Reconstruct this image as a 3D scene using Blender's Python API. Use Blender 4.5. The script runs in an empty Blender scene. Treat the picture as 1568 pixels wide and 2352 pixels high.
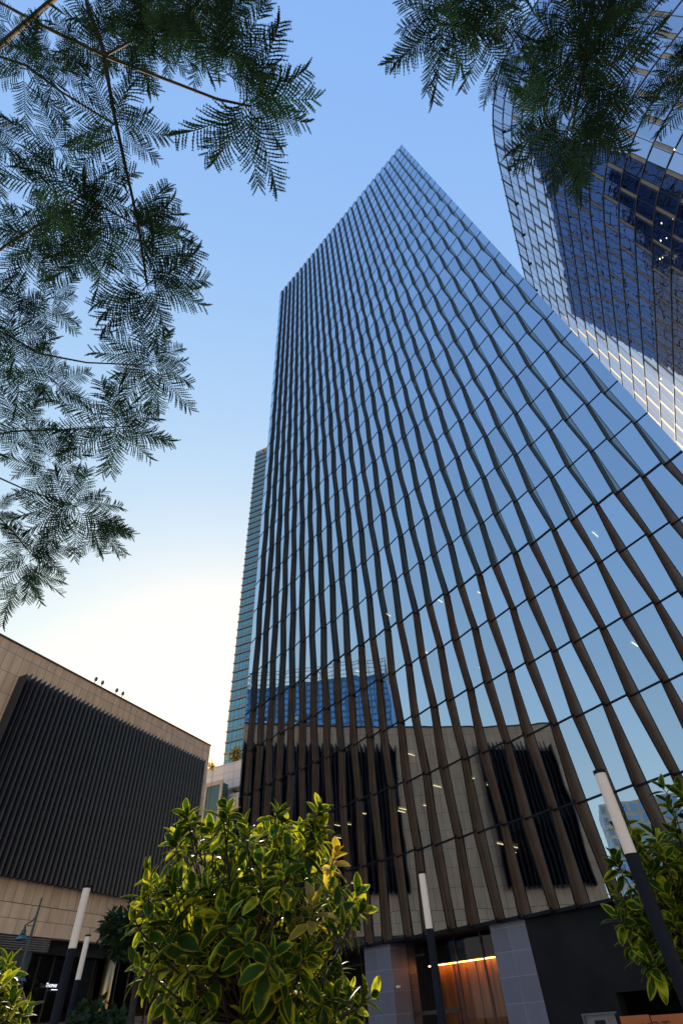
import bpy, math, random
import numpy as np
from mathutils import Vector, Matrix
R_ = math.radians
random.seed(7); rng = np.random.default_rng(7)
scene = bpy.context.scene
COL = scene.collection

# ------------------------------------------------------------------ camera, sky, sun, exposure
EYE = np.array([0.0, 0.0, 1.6])
CAM = np.array([[0.997088881470741, 0.07624803241675515, 0.0],
                [0.054067545933825005, -0.7070365908508215, -0.7051070554708283],
                [-0.053763025622822494, 0.7030544052565361, -0.7091008675253883]])
# columns of the camera rotation: right, up, backwards
CAMR = CAM
F_ = 1436.6534 / 1.2244898        # focal length in units of a 1568 x 2352 frame
cam = bpy.data.cameras.new("camera"); co = bpy.data.objects.new("camera", cam); COL.objects.link(co)
cam.sensor_fit = 'VERTICAL'; cam.sensor_height = 36.0; cam.lens = 1436.6534 / 2880 * 36.0
cam.clip_start = 0.05; cam.clip_end = 8000
M = Matrix([list(CAMR[0]), list(CAMR[1]), list(CAMR[2])]).to_4x4(); M.translation = Vector(EYE)
co.matrix_world = M
scene.camera = co

SUN = np.array([-0.2426, 0.8949, 0.3746]); SUN /= np.linalg.norm(SUN)
sun_el = math.asin(SUN[2]); sun_az = math.atan2(SUN[0], SUN[1])
world = bpy.data.worlds.new("World"); scene.world = world; world.use_nodes = True
wt = world.node_tree; wt.nodes.clear()
sky = wt.nodes.new('ShaderNodeTexSky'); sky.sky_type = 'NISHITA'; sky.sun_disc = False
sky.sun_elevation = sun_el; sky.sun_rotation = sun_az
sky.air_density = 1.0; sky.dust_density = 0.30; sky.ozone_density = 2.6; sky.altitude = 0
bg = wt.nodes.new('ShaderNodeBackground'); bg.inputs[1].default_value = 0.10
wo = wt.nodes.new('ShaderNodeOutputWorld')
sp_ = wt.nodes.new('ShaderNodeSeparateColor'); cb_ = wt.nodes.new('ShaderNodeCombineColor')
wt.links.new(sky.outputs[0], sp_.inputs[0])
for i_, (g_, k_) in enumerate(((.74, 1.24), (.50, 1.42), (.05, 2.48))):     # soften the sky's range, channel by channel
    pw_ = wt.nodes.new('ShaderNodeMath'); pw_.operation = 'POWER'; pw_.inputs[1].default_value = g_
    mu_ = wt.nodes.new('ShaderNodeMath'); mu_.operation = 'MULTIPLY'; mu_.inputs[1].default_value = k_
    wt.links.new(sp_.outputs[i_], pw_.inputs[0]); wt.links.new(pw_.outputs[0], mu_.inputs[0]); wt.links.new(mu_.outputs[0], cb_.inputs[i_])
wt.links.new(cb_.outputs[0], bg.inputs[0]); wt.links.new(bg.outputs[0], wo.inputs[0])
sl = bpy.data.lights.new("sun", 'SUN'); sl.energy = 4.2; sl.angle = R_(0.5); sl.color = (1.0, 0.86, 0.66)
so = bpy.data.objects.new("sun", sl); COL.objects.link(so)
so.rotation_euler = Vector(SUN).to_track_quat('Z', 'Y').to_euler()
scene.view_settings.view_transform = 'Standard'; scene.view_settings.look = 'None'
scene.view_settings.gamma = 1.0; scene.view_settings.exposure = 1.85
scene.view_settings.use_curve_mapping = False
scene.render.engine = 'CYCLES'
scene.cycles.max_bounces = 10; scene.cycles.glossy_bounces = 5; scene.cycles.transparent_max_bounces = 16
scene.cycles.caustics_reflective = True; scene.cycles.sample_clamp_indirect = 4.0; scene.cycles.blur_glossy = 0.5; scene.cycles.caustics_refractive = False

# ------------------------------------------------------------------ helpers
def ray(x, y):
    c = np.array([x - 784.0, -(y - 1176.0), -F_]); d = CAMR @ c
    return d / np.linalg.norm(d)
def at(x, y, dist):                     # a real point at a real distance
    return EYE + ray(x, y) * dist
def on_plane(x, y, p, n):
    d = ray(x, y); p = np.asarray(p, float); n = np.asarray(n, float)
    return EYE + d * ((p - EYE) @ n / (d @ n))
LOC = {}
def wloc(o): return LOC.get(o.name, np.zeros(3)) if o is not None else np.zeros(3)
def tag(o, label=None, cat=None, group=None, kind=None):
    if label: o['label'] = label
    if cat: o['category'] = cat
    if group: o['group'] = group
    if kind: o['kind'] = kind
    return o
def thing(name, loc, label, cat, group=None):
    o = bpy.data.objects.new(name, None); COL.objects.link(o); o.location = loc
    o.empty_display_size = 0.3
    LOC[o.name] = np.array(loc, float)
    return tag(o, label, cat, group)
class MB:
    def __init__(s): s.V = []; s.F = []; s.M = []; s.UV = []; s.n = 0
    def face(s, pts, m=0, uv=None):
        k = len(pts); s.V += [tuple(map(float, p)) for p in pts]
        s.F.append(tuple(range(s.n, s.n + k))); s.n += k; s.M.append(m)
        s.UV.append(uv if uv is not None else [(0, 0), (1, 0), (1, 1), (0, 1)][:k] if k <= 4 else [(0, 0)] * k)
    def box(s, c, ax, h, m=0):          # centre, three axes, half sizes
        c = np.asarray(c, float); A = [np.asarray(a, float) for a in ax]
        P = lambda i, j, k: c + A[0] * h[0] * i + A[1] * h[1] * j + A[2] * h[2] * k
        for (i, sgn) in ((0, 1), (0, -1), (1, 1), (1, -1), (2, 1), (2, -1)):
            j, k = (i + 1) % 3, (i + 2) % 3
            q = []
            for (a, b) in ((-1, -1), (1, -1), (1, 1), (-1, 1)):
                t = [0, 0, 0]; t[i] = sgn; t[j] = a * sgn; t[k] = b; q.append(P(*t))
            s.face(q, m, [(0, 0), (2 * h[j], 0), (2 * h[j], 2 * h[k]), (0, 2 * h[k])])
    def tube(s, pts, rad, seg=8, m=0, cap=True):
        pts = [np.asarray(p, float) for p in pts]
        if not hasattr(rad, '__len__'): rad = [rad] * len(pts)
        rings = []; prev = None
        for i, p in enumerate(pts):
            t = pts[min(i + 1, len(pts) - 1)] - pts[max(i - 1, 0)]; t = t / (np.linalg.norm(t) + 1e-9)
            if prev is None:
                a = np.array([1, 0, 0]) if abs(t[0]) < .8 else np.array([0, 1, 0])
            else: a = prev
            x = a - t * (a @ t); x /= np.linalg.norm(x); y = np.cross(t, x); prev = x
            rings.append([p + rad[i] * (x * math.cos(6.28318 * k / seg) + y * math.sin(6.28318 * k / seg)) for k in range(seg)])
        for i in range(len(rings) - 1):
            for k in range(seg):
                k2 = (k + 1) % seg
                s.face([rings[i][k], rings[i][k2], rings[i + 1][k2], rings[i + 1][k]], m,
                       [(k / seg, i), ((k + 1) / seg, i), ((k + 1) / seg, i + 1), (k / seg, i + 1)])
        if cap:
            s.face(rings[0][::-1], m); s.face(rings[-1], m)
    def build(s, name, mats, parent=None, smooth=False, kind=None, weld=True):
        if not weld: return raw_mesh(name, np.array(s.V), s.F, mats, parent, s.M, s.UV, smooth, kind)
        idx = {}; V2 = []; mp = []
        for p in s.V:
            key = (round(p[0], 3), round(p[1], 3), round(p[2], 3))
            if key not in idx: idx[key] = len(V2); V2.append(p)
            mp.append(idx[key])
        F2 = [tuple(mp[i] for i in f) for f in s.F]; ok = [i for i, f in enumerate(F2) if len(set(f)) == len(f)]
        s.V = V2; s.F = [F2[i] for i in ok]; s.M = [s.M[i] for i in ok]; s.UV = [s.UV[i] for i in ok]
        return raw_mesh(name, np.array(s.V), s.F, mats, parent, s.M, s.UV, smooth, kind)
def raw_mesh(name, V, F, mats, parent=None, MI=None, UV=None, smooth=False, kind=None):
    if not isinstance(mats, (list, tuple)): mats = [mats]
    w = wloc(parent)
    me = bpy.data.meshes.new(name)
    me.from_pydata((V - w).tolist(), [], F)
    for m in mats: me.materials.append(m)
    if MI is not None and len(mats) > 1: me.polygons.foreach_set('material_index', MI)
    if UV is not None:
        ul = me.uv_layers.new(name='UVMap')
        flat = np.array([c for f in UV for uvp in f for c in uvp], dtype=np.float32)
        ul.data.foreach_set('uv', flat)
    if smooth: me.polygons.foreach_set('use_smooth', [True] * len(me.polygons))
    me.update()
    o = bpy.data.objects.new(name, me); COL.objects.link(o)
    if parent is not None: o.parent = parent
    LOC[o.name] = w
    if kind: o['kind'] = kind
    return o
def copy_tree(o, parent=None):
    c = o.copy(); COL.objects.link(c); c.parent = parent
    for ch in [x for x in scene.objects if x.parent == o]: copy_tree(ch, c)
    return c

# ------------------------------------------------------------------ materials
class NT:
    def __init__(s, name):
        s.m = bpy.data.materials.new(name); s.m.use_nodes = True; s.t = s.m.node_tree; s.t.nodes.clear()
        s.out = s.t.nodes.new('ShaderNodeOutputMaterial')
    def n(s, typ, **kw):
        x = s.t.nodes.new(typ)
        for k, v in kw.items(): setattr(x, k, v)
        return x
    def l(s, a, b): s.t.links.new(a, b)
def rgb(c): return (c[0], c[1], c[2], 1.0)
def noisy(name, c1, c2, scale=3.0, rough=.7, bump=0.0, spec=.5, metallic=0.0, detail=4, coord='Object', stretch=None):
    a = NT(name); p = a.n('ShaderNodeBsdfPrincipled'); tc = a.n('ShaderNodeTexCoord'); no = a.n('ShaderNodeTexNoise')
    no.inputs['Scale'].default_value = scale; no.inputs['Detail'].default_value = detail
    mp = a.n('ShaderNodeMapping'); a.l(tc.outputs[coord], mp.inputs[0]); a.l(mp.outputs[0], no.inputs['Vector'])
    if stretch: mp.inputs['Scale'].default_value = stretch
    cr = a.n('ShaderNodeValToRGB'); cr.color_ramp.elements[0].position = .3; cr.color_ramp.elements[1].position = .7
    cr.color_ramp.elements[0].color = rgb(c1); cr.color_ramp.elements[1].color = rgb(c2)
    a.l(no.outputs[0], cr.inputs[0]); a.l(cr.outputs[0], p.inputs['Base Color'])
    p.inputs['Roughness'].default_value = rough; p.inputs['Metallic'].default_value = metallic
    p.inputs['Specular IOR Level'].default_value = spec
    if bump:
        b = a.n('ShaderNodeBump'); b.inputs['Strength'].default_value = bump; b.inputs['Distance'].default_value = .02
        a.l(no.outputs[0], b.inputs['Height']); a.l(b.outputs[0], p.inputs['Normal'])
    a.l(p.outputs[0], a.out.inputs[0]); return a.m
def emissive(name, c, s):
    a = NT(name); e = a.n('ShaderNodeEmission'); e.inputs[0].default_value = rgb(c); e.inputs[1].default_value = s
    a.l(e.outputs[0], a.out.inputs[0]); return a.m
def tiles(name, bw, rh, c1, c2, joint, mortar=.012, offset=0.0, rough=.6, spec=.4, stain=.25):
    """stone cladding on UVs in metres: joints, tile-to-tile variation, faint vertical staining"""
    a = NT(name); p = a.n('ShaderNodeBsdfPrincipled'); tc = a.n('ShaderNodeTexCoord')
    br = a.n('ShaderNodeTexBrick'); br.offset = offset; br.offset_frequency = 2
    br.inputs['Scale'].default_value = 1; br.inputs['Brick Width'].default_value = bw; br.inputs['Row Height'].default_value = rh
    br.inputs['Mortar Size'].default_value = mortar; br.inputs['Mortar Smooth'].default_value = .1
    br.inputs['Color1'].default_value = rgb(c1); br.inputs['Color2'].default_value = rgb(c2); br.inputs['Mortar'].default_value = rgb(joint)
    a.l(tc.outputs['UV'], br.inputs['Vector'])
    mp = a.n('ShaderNodeMapping'); mp.inputs['Scale'].default_value = (1.1, .22, 1); a.l(tc.outputs['UV'], mp.inputs[0])
    no = a.n('ShaderNodeTexNoise'); no.inputs['Scale'].default_value = 1.3; no.inputs['Detail'].default_value = 6
    a.l(mp.outputs[0], no.inputs['Vector'])
    mr = a.n('ShaderNodeMapRange'); mr.inputs[1].default_value = .3; mr.inputs[2].default_value = .7
    mr.inputs[3].default_value = 1 - stain; mr.inputs[4].default_value = 1.0; a.l(no.outputs[0], mr.inputs[0])
    mx = a.n('ShaderNodeMix', data_type='RGBA', blend_type='MULTIPLY'); mx.inputs[0].default_value = 1
    a.l(br.outputs['Color'], mx.inputs[6]); a.l(mr.outputs[0], mx.inputs[7]); a.l(mx.outputs[2], p.inputs['Base Color'])
    p.inputs['Roughness'].default_value = rough; p.inputs['Specular IOR Level'].default_value = spec
    b = a.n('ShaderNodeBump'); b.inputs['Strength'].default_value = .4; b.inputs['Distance'].default_value = .01; b.invert = True
    a.l(br.outputs['Fac'], b.inputs['Height']); a.l(b.outputs[0], p.inputs['Normal'])
    a.l(p.outputs[0], a.out.inputs[0]); return a.m
def glass(name, refl, trans, fac=.7, rough=.005, wave=.0, wscale=.5, body=None):
    """coated facade glass: mirror-like coat over a dim view inside"""
    a = NT(name); g = a.n('ShaderNodeBsdfGlossy'); g.inputs['Color'].default_value = rgb(refl); g.inputs['Roughness'].default_value = rough
    if body is None:
        t = a.n('ShaderNodeBsdfTransparent'); t.inputs[0].default_value = rgb(trans)
    else:
        t = a.n('ShaderNodeBsdfDiffuse'); t.inputs[0].default_value = rgb(body)
    oi = a.n('ShaderNodeObjectInfo'); ge = a.n('ShaderNodeNewGeometry'); ra = a.n('ShaderNodeMath', operation='ADD'); a.l(oi.outputs['Random'], ra.inputs[0]); a.l(ge.outputs['Random Per Island'], ra.inputs[1])
    rf_ = a.n('ShaderNodeMath', operation='FRACT'); a.l(ra.outputs[0], rf_.inputs[0]); rm = a.n('ShaderNodeMapRange'); rm.inputs[3].default_value = .90; rm.inputs[4].default_value = 1.06; a.l(rf_.outputs[0], rm.inputs[0])
    rx = a.n('ShaderNodeMix', data_type='RGBA', blend_type='MULTIPLY'); rx.inputs[0].default_value = 1; rx.inputs[6].default_value = rgb(refl); a.l(rm.outputs[0], rx.inputs[7]); a.l(rx.outputs[2], g.inputs['Color'])
    lw_ = a.n('ShaderNodeLayerWeight'); lw_.inputs[0].default_value = .5; fr = a.n('ShaderNodeMath', operation='POWER'); fr.inputs[1].default_value = 4.0; a.l(lw_.outputs['Facing'], fr.inputs[0])
    mr = a.n('ShaderNodeMapRange'); mr.inputs[3].default_value = fac; mr.inputs[4].default_value = 1.0
    a.l(fr.outputs[0], mr.inputs[0])
    mx = a.n('ShaderNodeMixShader'); a.l(mr.outputs[0], mx.inputs[0]); a.l(t.outputs[0], mx.inputs[1]); a.l(g.outputs[0], mx.inputs[2])
    if wave:
        tc = a.n('ShaderNodeTexCoord'); no = a.n('ShaderNodeTexNoise'); no.inputs['Scale'].default_value = wscale; no.inputs['Detail'].default_value = 1
        a.l(tc.outputs['Object'], no.inputs['Vector'])
        b = a.n('ShaderNodeBump'); b.inputs['Strength'].default_value = 1.0; b.inputs['Distance'].default_value = wave
        a.l(no.outputs[0], b.inputs['Height']); a.l(b.outputs[0], g.inputs['Normal'])
    a.l(mx.outputs[0], a.out.inputs[0]); return a.m
def leafmat(name, mid, edge, trans=.35, rough=.35, use_edge=True, spec=.5):
    a = NT(name); p = a.n('ShaderNodeBsdfPrincipled'); tc = a.n('ShaderNodeTexCoord'); sx = a.n('ShaderNodeSeparateXYZ')
    a.l(tc.outputs['UV'], sx.inputs[0])
    no = a.n('ShaderNodeTexNoise'); no.inputs['Scale'].default_value = 14; no.inputs['Detail'].default_value = 3; a.l(tc.outputs['Object'], no.inputs['Vector'])
    ad = a.n('ShaderNodeMath', operation='ADD'); a.l(sx.outputs[0], ad.inputs[0])
    ms = a.n('ShaderNodeMath', operation='MULTIPLY_ADD'); ms.inputs[1].default_value = 1.5; ms.inputs[2].default_value = -.75
    a.l(no.outputs[0], ms.inputs[0]); a.l(ms.outputs[0], ad.inputs[1])
    cr = a.n('ShaderNodeValToRGB'); e = cr.color_ramp.elements
    e[0].position = .40; e[0].color = rgb(mid); e[1].position = .86; e[1].color = rgb(edge if use_edge else mid)
    pw = a.n('ShaderNodeMath', operation='POWER'); a.l(sx.outputs[1], pw.inputs[0]); pw.inputs[1].default_value = 3.0
    a2 = a.n('ShaderNodeMath', operation='MULTIPLY_ADD'); a.l(pw.outputs[0], a2.inputs[0]); a2.inputs[1].default_value = .5 if use_edge else 0; a.l(ad.outputs[0], a2.inputs[2]); a.l(a2.outputs[0], cr.inputs[0])
    # leaf-to-leaf tone carried by v
    mr = a.n('ShaderNodeMapRange'); mr.inputs[3].default_value = .55; mr.inputs[4].default_value = 1.35; a.l(sx.outputs[1], mr.inputs[0])
    mx = a.n('ShaderNodeMix', data_type='RGBA', blend_type='MULTIPLY'); mx.inputs[0].default_value = 1
    a.l(cr.outputs[0], mx.inputs[6]); a.l(mr.outputs[0], mx.inputs[7]); a.l(mx.outputs[2], p.inputs['Base Color'])
    p.inputs['Roughness'].default_value = rough; p.inputs['Specular IOR Level'].default_value = spec
    tr = a.n('ShaderNodeBsdfTranslucent'); a.l(mx.outputs[2], tr.inputs[0])
    m2 = a.n('ShaderNodeMixShader'); m2.inputs[0].default_value = trans
    a.l(p.outputs[0], m2.inputs[1]); a.l(tr.outputs[0], m2.inputs[2]); a.l(m2.outputs[0], a.out.inputs[0]); return a.m

m_stone = tiles('stone_cladding', 1.04, 2.1, (.93, .60, .38), (.82, .52, .33), (.16, .11, .08), .02)
m_stone2 = tiles('stone_cladding_wide', 2.2, 1.13, (.94, .61, .39), (.84, .54, .345), (.16, .11, .08), .02, offset=.5)
m_white = tiles('pale_cladding', 2.4, 1.5, (.62, .60, .58), (.56, .54, .53), (.25, .25, .26), .03, stain=.12)
m_coltile = tiles('grey_column_tile', 1.035, .93, (.165, .15, .19), (.145, .13, .165), (.32, .32, .34), .008, rough=.35, stain=.15)
m_louvre = noisy('dark_louvre_metal', (.010, .008, .014), (.019, .016, .025), 2.0, .38, spec=.6)
m_brown = noisy('brown_metal_panel', (.085, .048, .030), (.125, .072, .045), 1.2, .36, spec=.5)
m_brown2 = noisy('dark_brown_metal', (.035, .025, .02), (.05, .036, .028), 1.5, .35, spec=.5)
m_black = noisy('black_gasket', (.008, .008, .010), (.014, .014, .017), 4, .6, spec=.15)
m_glass = glass('blue_facade_glass', (.64, .76, .88), (.50, .56, .58), .68, .004, wave=.007, wscale=.4)
m_greygreen = glass('grey_green_spandrel_glass', (.50, .56, .56), (0, 0, 0), .40, .05, body=(.09, .11, .105))
m_glass_r = glass('deep_blue_facade_glass', (.64, .70, .84), (.3, .4, .5), .72, .006, wave=.009, wscale=.6, body=(.014, .02, .04))
m_glass_s = glass('dark_blue_side_glass', (.46, .53, .68), (0, 0, 0), .52, .02, wave=.03, wscale=.8, body=(.008, .018, .045))
m_glass_t = glass('teal_window_glass', (.34, .58, .58), (0, 0, 0), .50, .02, body=(.02, .09, .10))
m_glass_d = glass('dark_shopfront_glass', (.4, .4, .45), (.20, .20, .21), .06, .01)
m_glass_l = glass('clear_lobby_glass', (.5, .5, .55), (.75, .75, .76), .04, .01)
m_glass_b = glass('blue_office_glass', (.35, .6, .95), (0, 0, 0), .5, .02, body=(.02, .06, .14))
m_beige = noisy('beige_spandrel', (.34, .28, .20), (.42, .35, .26), 1.0, .6, spec=.2)
m_rail = noisy('grey_mullion', (.10, .10, .115), (.14, .14, .155), 2, .5, spec=.2)
m_tealframe = noisy('taupe_balcony_slab', (.26, .24, .22), (.34, .31, .28), .4, .6)
m_inner = noisy('interior_dark', (.03, .028, .026), (.05, .045, .04), .4, .8)
m_slab = noisy('interior_slab', (.16, .16, .16), (.22, .22, .22), .5, .8)
m_blind = noisy('roller_blind', (.74, .75, .75), (.80, .81, .81), .5, .8)
m_lamp = emissive('office_light', (1.0, .80, .40), 1.5)
m_ground = noisy('plaza_paving', (.20, .17, .145), (.27, .23, .20), .8, .8, bump=.2)
m_asph = noisy('asphalt', (.045, .045, .047), (.06, .06, .062), 3, .85)
m_frond = leafmat('feather_leaf', (.018, .046, .020), (.05, .09, .02), .22, .6, False, .15)
m_bark = noisy('bark', (.022, .016, .012), (.045, .033, .024), 12, .9, bump=.5)
m_ficus = leafmat('variegated_leaf', (.026, .066, .005), (.36, .34, .014), .34, .55, True, .12)
m_ficus2 = leafmat('yellowing_leaf', (.30, .22, .02), (.55, .38, .03), .4, .3)
m_dleaf = leafmat('dark_small_leaf', (.022, .040, .014), (.03, .06, .02), .15, .7, False, .1)
m_white_tube = noisy('opal_diffuser', (.80, .63, .52), (.86, .69, .58), 1.0, .4, spec=.4)
m_pole = noisy('black_painted_pole', (.006, .006, .012), (.012, .012, .02), 2, .55, spec=.12)
m_greenpole = noisy('dark_green_cast_iron', (.012, .03, .025), (.02, .045, .035), 6, .4)
m_tealshade = noisy('teal_lamp_shade', (.03, .10, .13), (.05, .14, .17), 6, .3)
m_steel = noisy('brushed_bronze_steel', (.50, .33, .15), (.66, .46, .24), 3, .42, metallic=1.0, stretch=(1, 1, .05))
m_conc = noisy('dark_concrete', (.009, .008, .009), (.020, .017, .017), .5, .8, spec=.15)
m_charcoal = noisy('charcoal_panel', (.030, .030, .038), (.042, .042, .052), .6, .5)
m_slat = noisy('grey_vent_slat', (.15, .12, .115), (.2, .165, .155), 2, .5)

# ------------------------------------------------------------------ shared directions of the street grid
D = np.array([0.397193, 0.917735, 0.]); NL = np.array([0.917735, -0.397193, 0.]); ZU = np.array([0, 0, 1.])

# ------------------------------------------------------------------ ground
g = MB(); g.face([(-900, -900, 0), (900, -900, 0), (900, 900, 0), (-900, 900, 0)])
tag(g.build('ground', m_asph), kind='structure')
g = MB()
def GP(a, o): q = D * a + NL * o; return (q[0], q[1], .13)
g.face([GP(-60, -61), GP(-60, 9), GP(150, 9), GP(150, -61)][::-1] if False else [GP(-60, 9), GP(150, 9), GP(150, -60.0), GP(-60, -60.0)])
for (a0, o0, a1, o1) in ((-60, 9, 150, 9), (150, 9, 150, -60), (150, -60, -60, -60), (-60, -60, -60, 9)):
    p, q = GP(a0, o0), GP(a1, o1); g.face([p, q, (q[0], q[1], 0), (p[0], p[1], 0)])
tag(g.build('pavement', m_ground), kind='structure')

# ------------------------------------------------------------------ main tower: leaning saw-tooth glass facade
u = np.array([-0.71802524, 0.69601706, 0.]); v = np.array([-0.00519828, 0.02990279, 1.]); v2 = np.array([-0.00626245, 0.02344282, 1.])
n = np.array([-0.69590617, -0.71791084, 0.01785002])
P0 = EYE + np.array([19.85061596, 20.47687437, 22.75443378]); W = 1.54802157; H = 4.2; H2 = 3.87267
NF = 28; KT = -27.45; KB = 5.02; TH = math.tan(R_(12.0))
def VK(k): return v * (k * H) if k <= 0 else v2 * (k * H2); STEP = W * TH
UR = -.80; UL = 27.96 * W
def strip(c, k):                        # width of the opaque strip: wide and narrow in turn
    wide = (c + int(round(k))) % 2 != 0
    amp = 1.0 if k > -16 else max(0.0, (k + 23) / 7.0)
    lo, hi = (.19, .43)
    mid = .31
    if k >= -.5: lo, hi = .18 + .032 * k, .42 + .032 * k
    return mid + ((hi if wide else lo) - mid) * amp
def FP(s, k, panel, off=0.0):           # panel index c: its inner left edge is fin c (u = (c-1) W)
    b = (panel - 1) * W + .36
    d = (b - s) * TH
    return P0 + u * s - VK(k) + n * (d + off)
ks = [KT] + [float(k) for k in range(-27, 5)] + [KB]
tower = thing('glass_office_tower', tuple(P0 - VK(5.5) * 1.0 - np.array([0, 0, (P0 - VK(5.5))[2]])),
              'tall leaning blue glass tower with wavy brown vertical fins and saw-tooth roofline', 'tower')
def rbound(c, k):                       # right boundary of panel c (protruding end)
    return UR if c == 1 else (c - 2) * W + strip(c - 1, k)
wins = []
for i in range(len(ks) - 1):
    k0, k1 = ks[i], ks[i + 1]
    for c in range(1, NF + 2):
        sl_ = (c - 1) * W if c <= NF else UL
        a = FP(rbound(c, k0), k0, c); b = FP(sl_, k0, c); d_ = FP(sl_, k1, c); e_ = FP(rbound(c, k1), k1, c)
        cen = (a + b + d_ + e_) / 4 - EYE
        cz = -(CAMR.T @ cen)[2]
        ar = np.linalg.norm(np.cross(b - a, e_ - a)) * abs(n @ cen) / max(cz, 1) ** 3
        q = CAMR.T @ cen; px = 784 + F_ * q[0] / -q[2]
        if px > 1640: ar *= .01
        wins.append((ar, [b, a, e_, d_], k0))
wins.sort(key=lambda t: -t[0])
for ar, q, k0 in wins[:100]:
    w_ = MB(); w_.face(q); w_.build('window', m_glass, tower)
w_ = MB()
for ar, q, k0 in wins[100:]: w_.face(q)
w_.build('window', m_glass, tower, kind='stuff', weld=False)
# fins
for c in range(1, NF + 1):
    f = MB(); sB = (c - 1) * W
    for i in range(len(ks) - 1):
        k0, k1 = ks[i], ks[i + 1]; s0, s1 = strip(c, k0), strip(c, k1)
        low = k0 >= -.5
        # opaque strip in the plane of the panel to the right
        A0, B0 = FP(sB, k0, c), FP(sB + s0, k0, c); A1, B1 = FP(sB, k1, c), FP(sB + s1, k1, c)
        C0, C1 = FP(sB + s0, k0, c + 1), FP(sB + s1, k1, c + 1)
        f.face([B0, A0, A1, B1], 0 if low else 1)
        f.face([C0, B0, B1, C1], 0 if low else 2)
        # slim frames either side of the strip
        for (Q0, Q1, dd, cc) in ((sB - .05, sB - .05, .05, c), ):
            f.face([FP(sB, k0, c, .02), FP(sB - .03, k0, c, .02), FP(sB - .03, k1, c, .02), FP(sB, k1, c, .02)], 3)
            f.face([FP(sB, k0, c, .02), FP(sB, k1, c, .02), A1, A0], 3)
        f.face([FP(sB + s0 + .05, k0, c + 1, .02), FP(sB + s0 - .01, k0, c + 1, .02), FP(sB + s1 - .01, k1, c + 1, .02), FP(sB + s1 + .05, k1, c + 1, .02)], 3)
        f.face([FP(sB + s0 - .01, k0, c + 1, .02), FP(sB + s0 - .01, k0, c + 1, -.03), FP(sB + s1 - .01, k1, c + 1, -.03), FP(sB + s1 - .01, k1, c + 1, .02)], 3)
        if low:                         # small clamp at the joint
            f.box(FP(sB + s1 - .03, k1 - .02, c + 1, -.05), (u, n, ZU), (.03, .06, .07), 3)
    f.build('fin', [m_brown, m_greygreen, m_brown2, m_black], tower)
# floor joints
for i, k in enumerate(ks):
    hgt = .035 if k < 0 else .05
    if i == 0 or i == len(ks) - 1: hgt = .075
    if k in (0.0,): hgt = .075
    t = MB()
    for c in range(1, NF + 2):
        r = rbound(c, k); l_ = (c - 1) * W + strip(c, k) if c <= NF else UL
        lo, hi = k + hgt / H, k - hgt / H
        o1 = .04
        t.face([FP(l_, hi, c, o1), FP(r, hi, c, o1), FP(r, lo, c, o1), FP(l_, lo, c, o1)])
        t.face([FP(l_, lo, c, o1), FP(r, lo, c, o1), FP(r, lo, c, -.02), FP(l_, lo, c, -.02)])
        if c <= NF:                     # the joint turns the step
            t.face([FP(l_, hi, c + 1, o1), FP(l_, hi, c, o1), FP(l_, lo, c, o1), FP(l_, lo, c + 1, o1)])
        t.face([FP(r - .0, hi, c, o1), FP(r, hi, c, -.03), FP(r, lo, c, -.03), FP(r, lo, c, o1)])
    t.build('floor_joint', m_black, tower)
# right and left corner trims, roof, side walls, underside
def TB(s, k, back, off=0.): return P0 + u * s - VK(k) + D * back + n * off
DEP = 60.0
tr = MB()
for i in range(len(ks) - 1):
    k0, k1 = ks[i], ks[i + 1]
    tr.face([FP(UR, k0, 1, .0), TB(UR, k0, .25, -.02), TB(UR, k1, .25, -.02), FP(UR, k1, 1, .0)])
tr.build('corner_trim', m_brown2, tower)
sw = MB()
for i in range(len(ks) - 1):
    k0, k1 = ks[i], ks[i + 1]
    N = 30
    for j in range(N):
        b0 = .25 + (DEP - .25) * j / N; b1 = .25 + (DEP - .25) * (j + 1) / N
        sw.face([TB(UR, k0, b0, -.02), TB(UR, k0, b1, -.02), TB(UR, k1, b1, -.02), TB(UR, k1, b0, -.02)], 0)
    sw.face([TB(UR, k0 - .02, .3, .0) + NL * .03, TB(UR, k0 - .02, DEP, 0) + NL * .03, TB(UR, k0 + .02, DEP, 0) + NL * .03, TB(UR, k0 + .02, .3, 0) + NL * .03], 1)
    sw.face([TB(UL, k0, DEP, -.02), TB(UL, k0, 0, -.02), TB(UL, k1, 0, -.02), TB(UL, k1, DEP, -.02)], 0)
sw.face([TB(UR, KT, DEP), TB(UL, KT, DEP), TB(UL, KB, DEP), TB(UR, KB, DEP)], 0)
for j in range(1, 30):
    b = DEP * j / 30
    sw.face([TB(UR, KT, b - .05) + NL * .04, TB(UR, KT, b + .05) + NL * .04, TB(UR, KB, b + .05) + NL * .04, TB(UR, KB, b - .05) + NL * .04], 1)
sw.build('side_wall', [m_glass_s, m_black], tower)
rf = MB(); rf.face([TB(UR, KT + .5, 0, -.1), TB(UL, KT + .5, 0, -.1), TB(UL, KT + .5, DEP), TB(UR, KT + .5, DEP)]); rf.build('roof', m_slab, tower)
sf = MB(); sf.face([TB(UR, KB - .01, 0, -.02), TB(UR, KB - .01, DEP), TB(UL, KB - .01, DEP), TB(UL, KB - .01, 0, -.02)])
sf.build('soffit', m_charcoal, tower)
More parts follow.
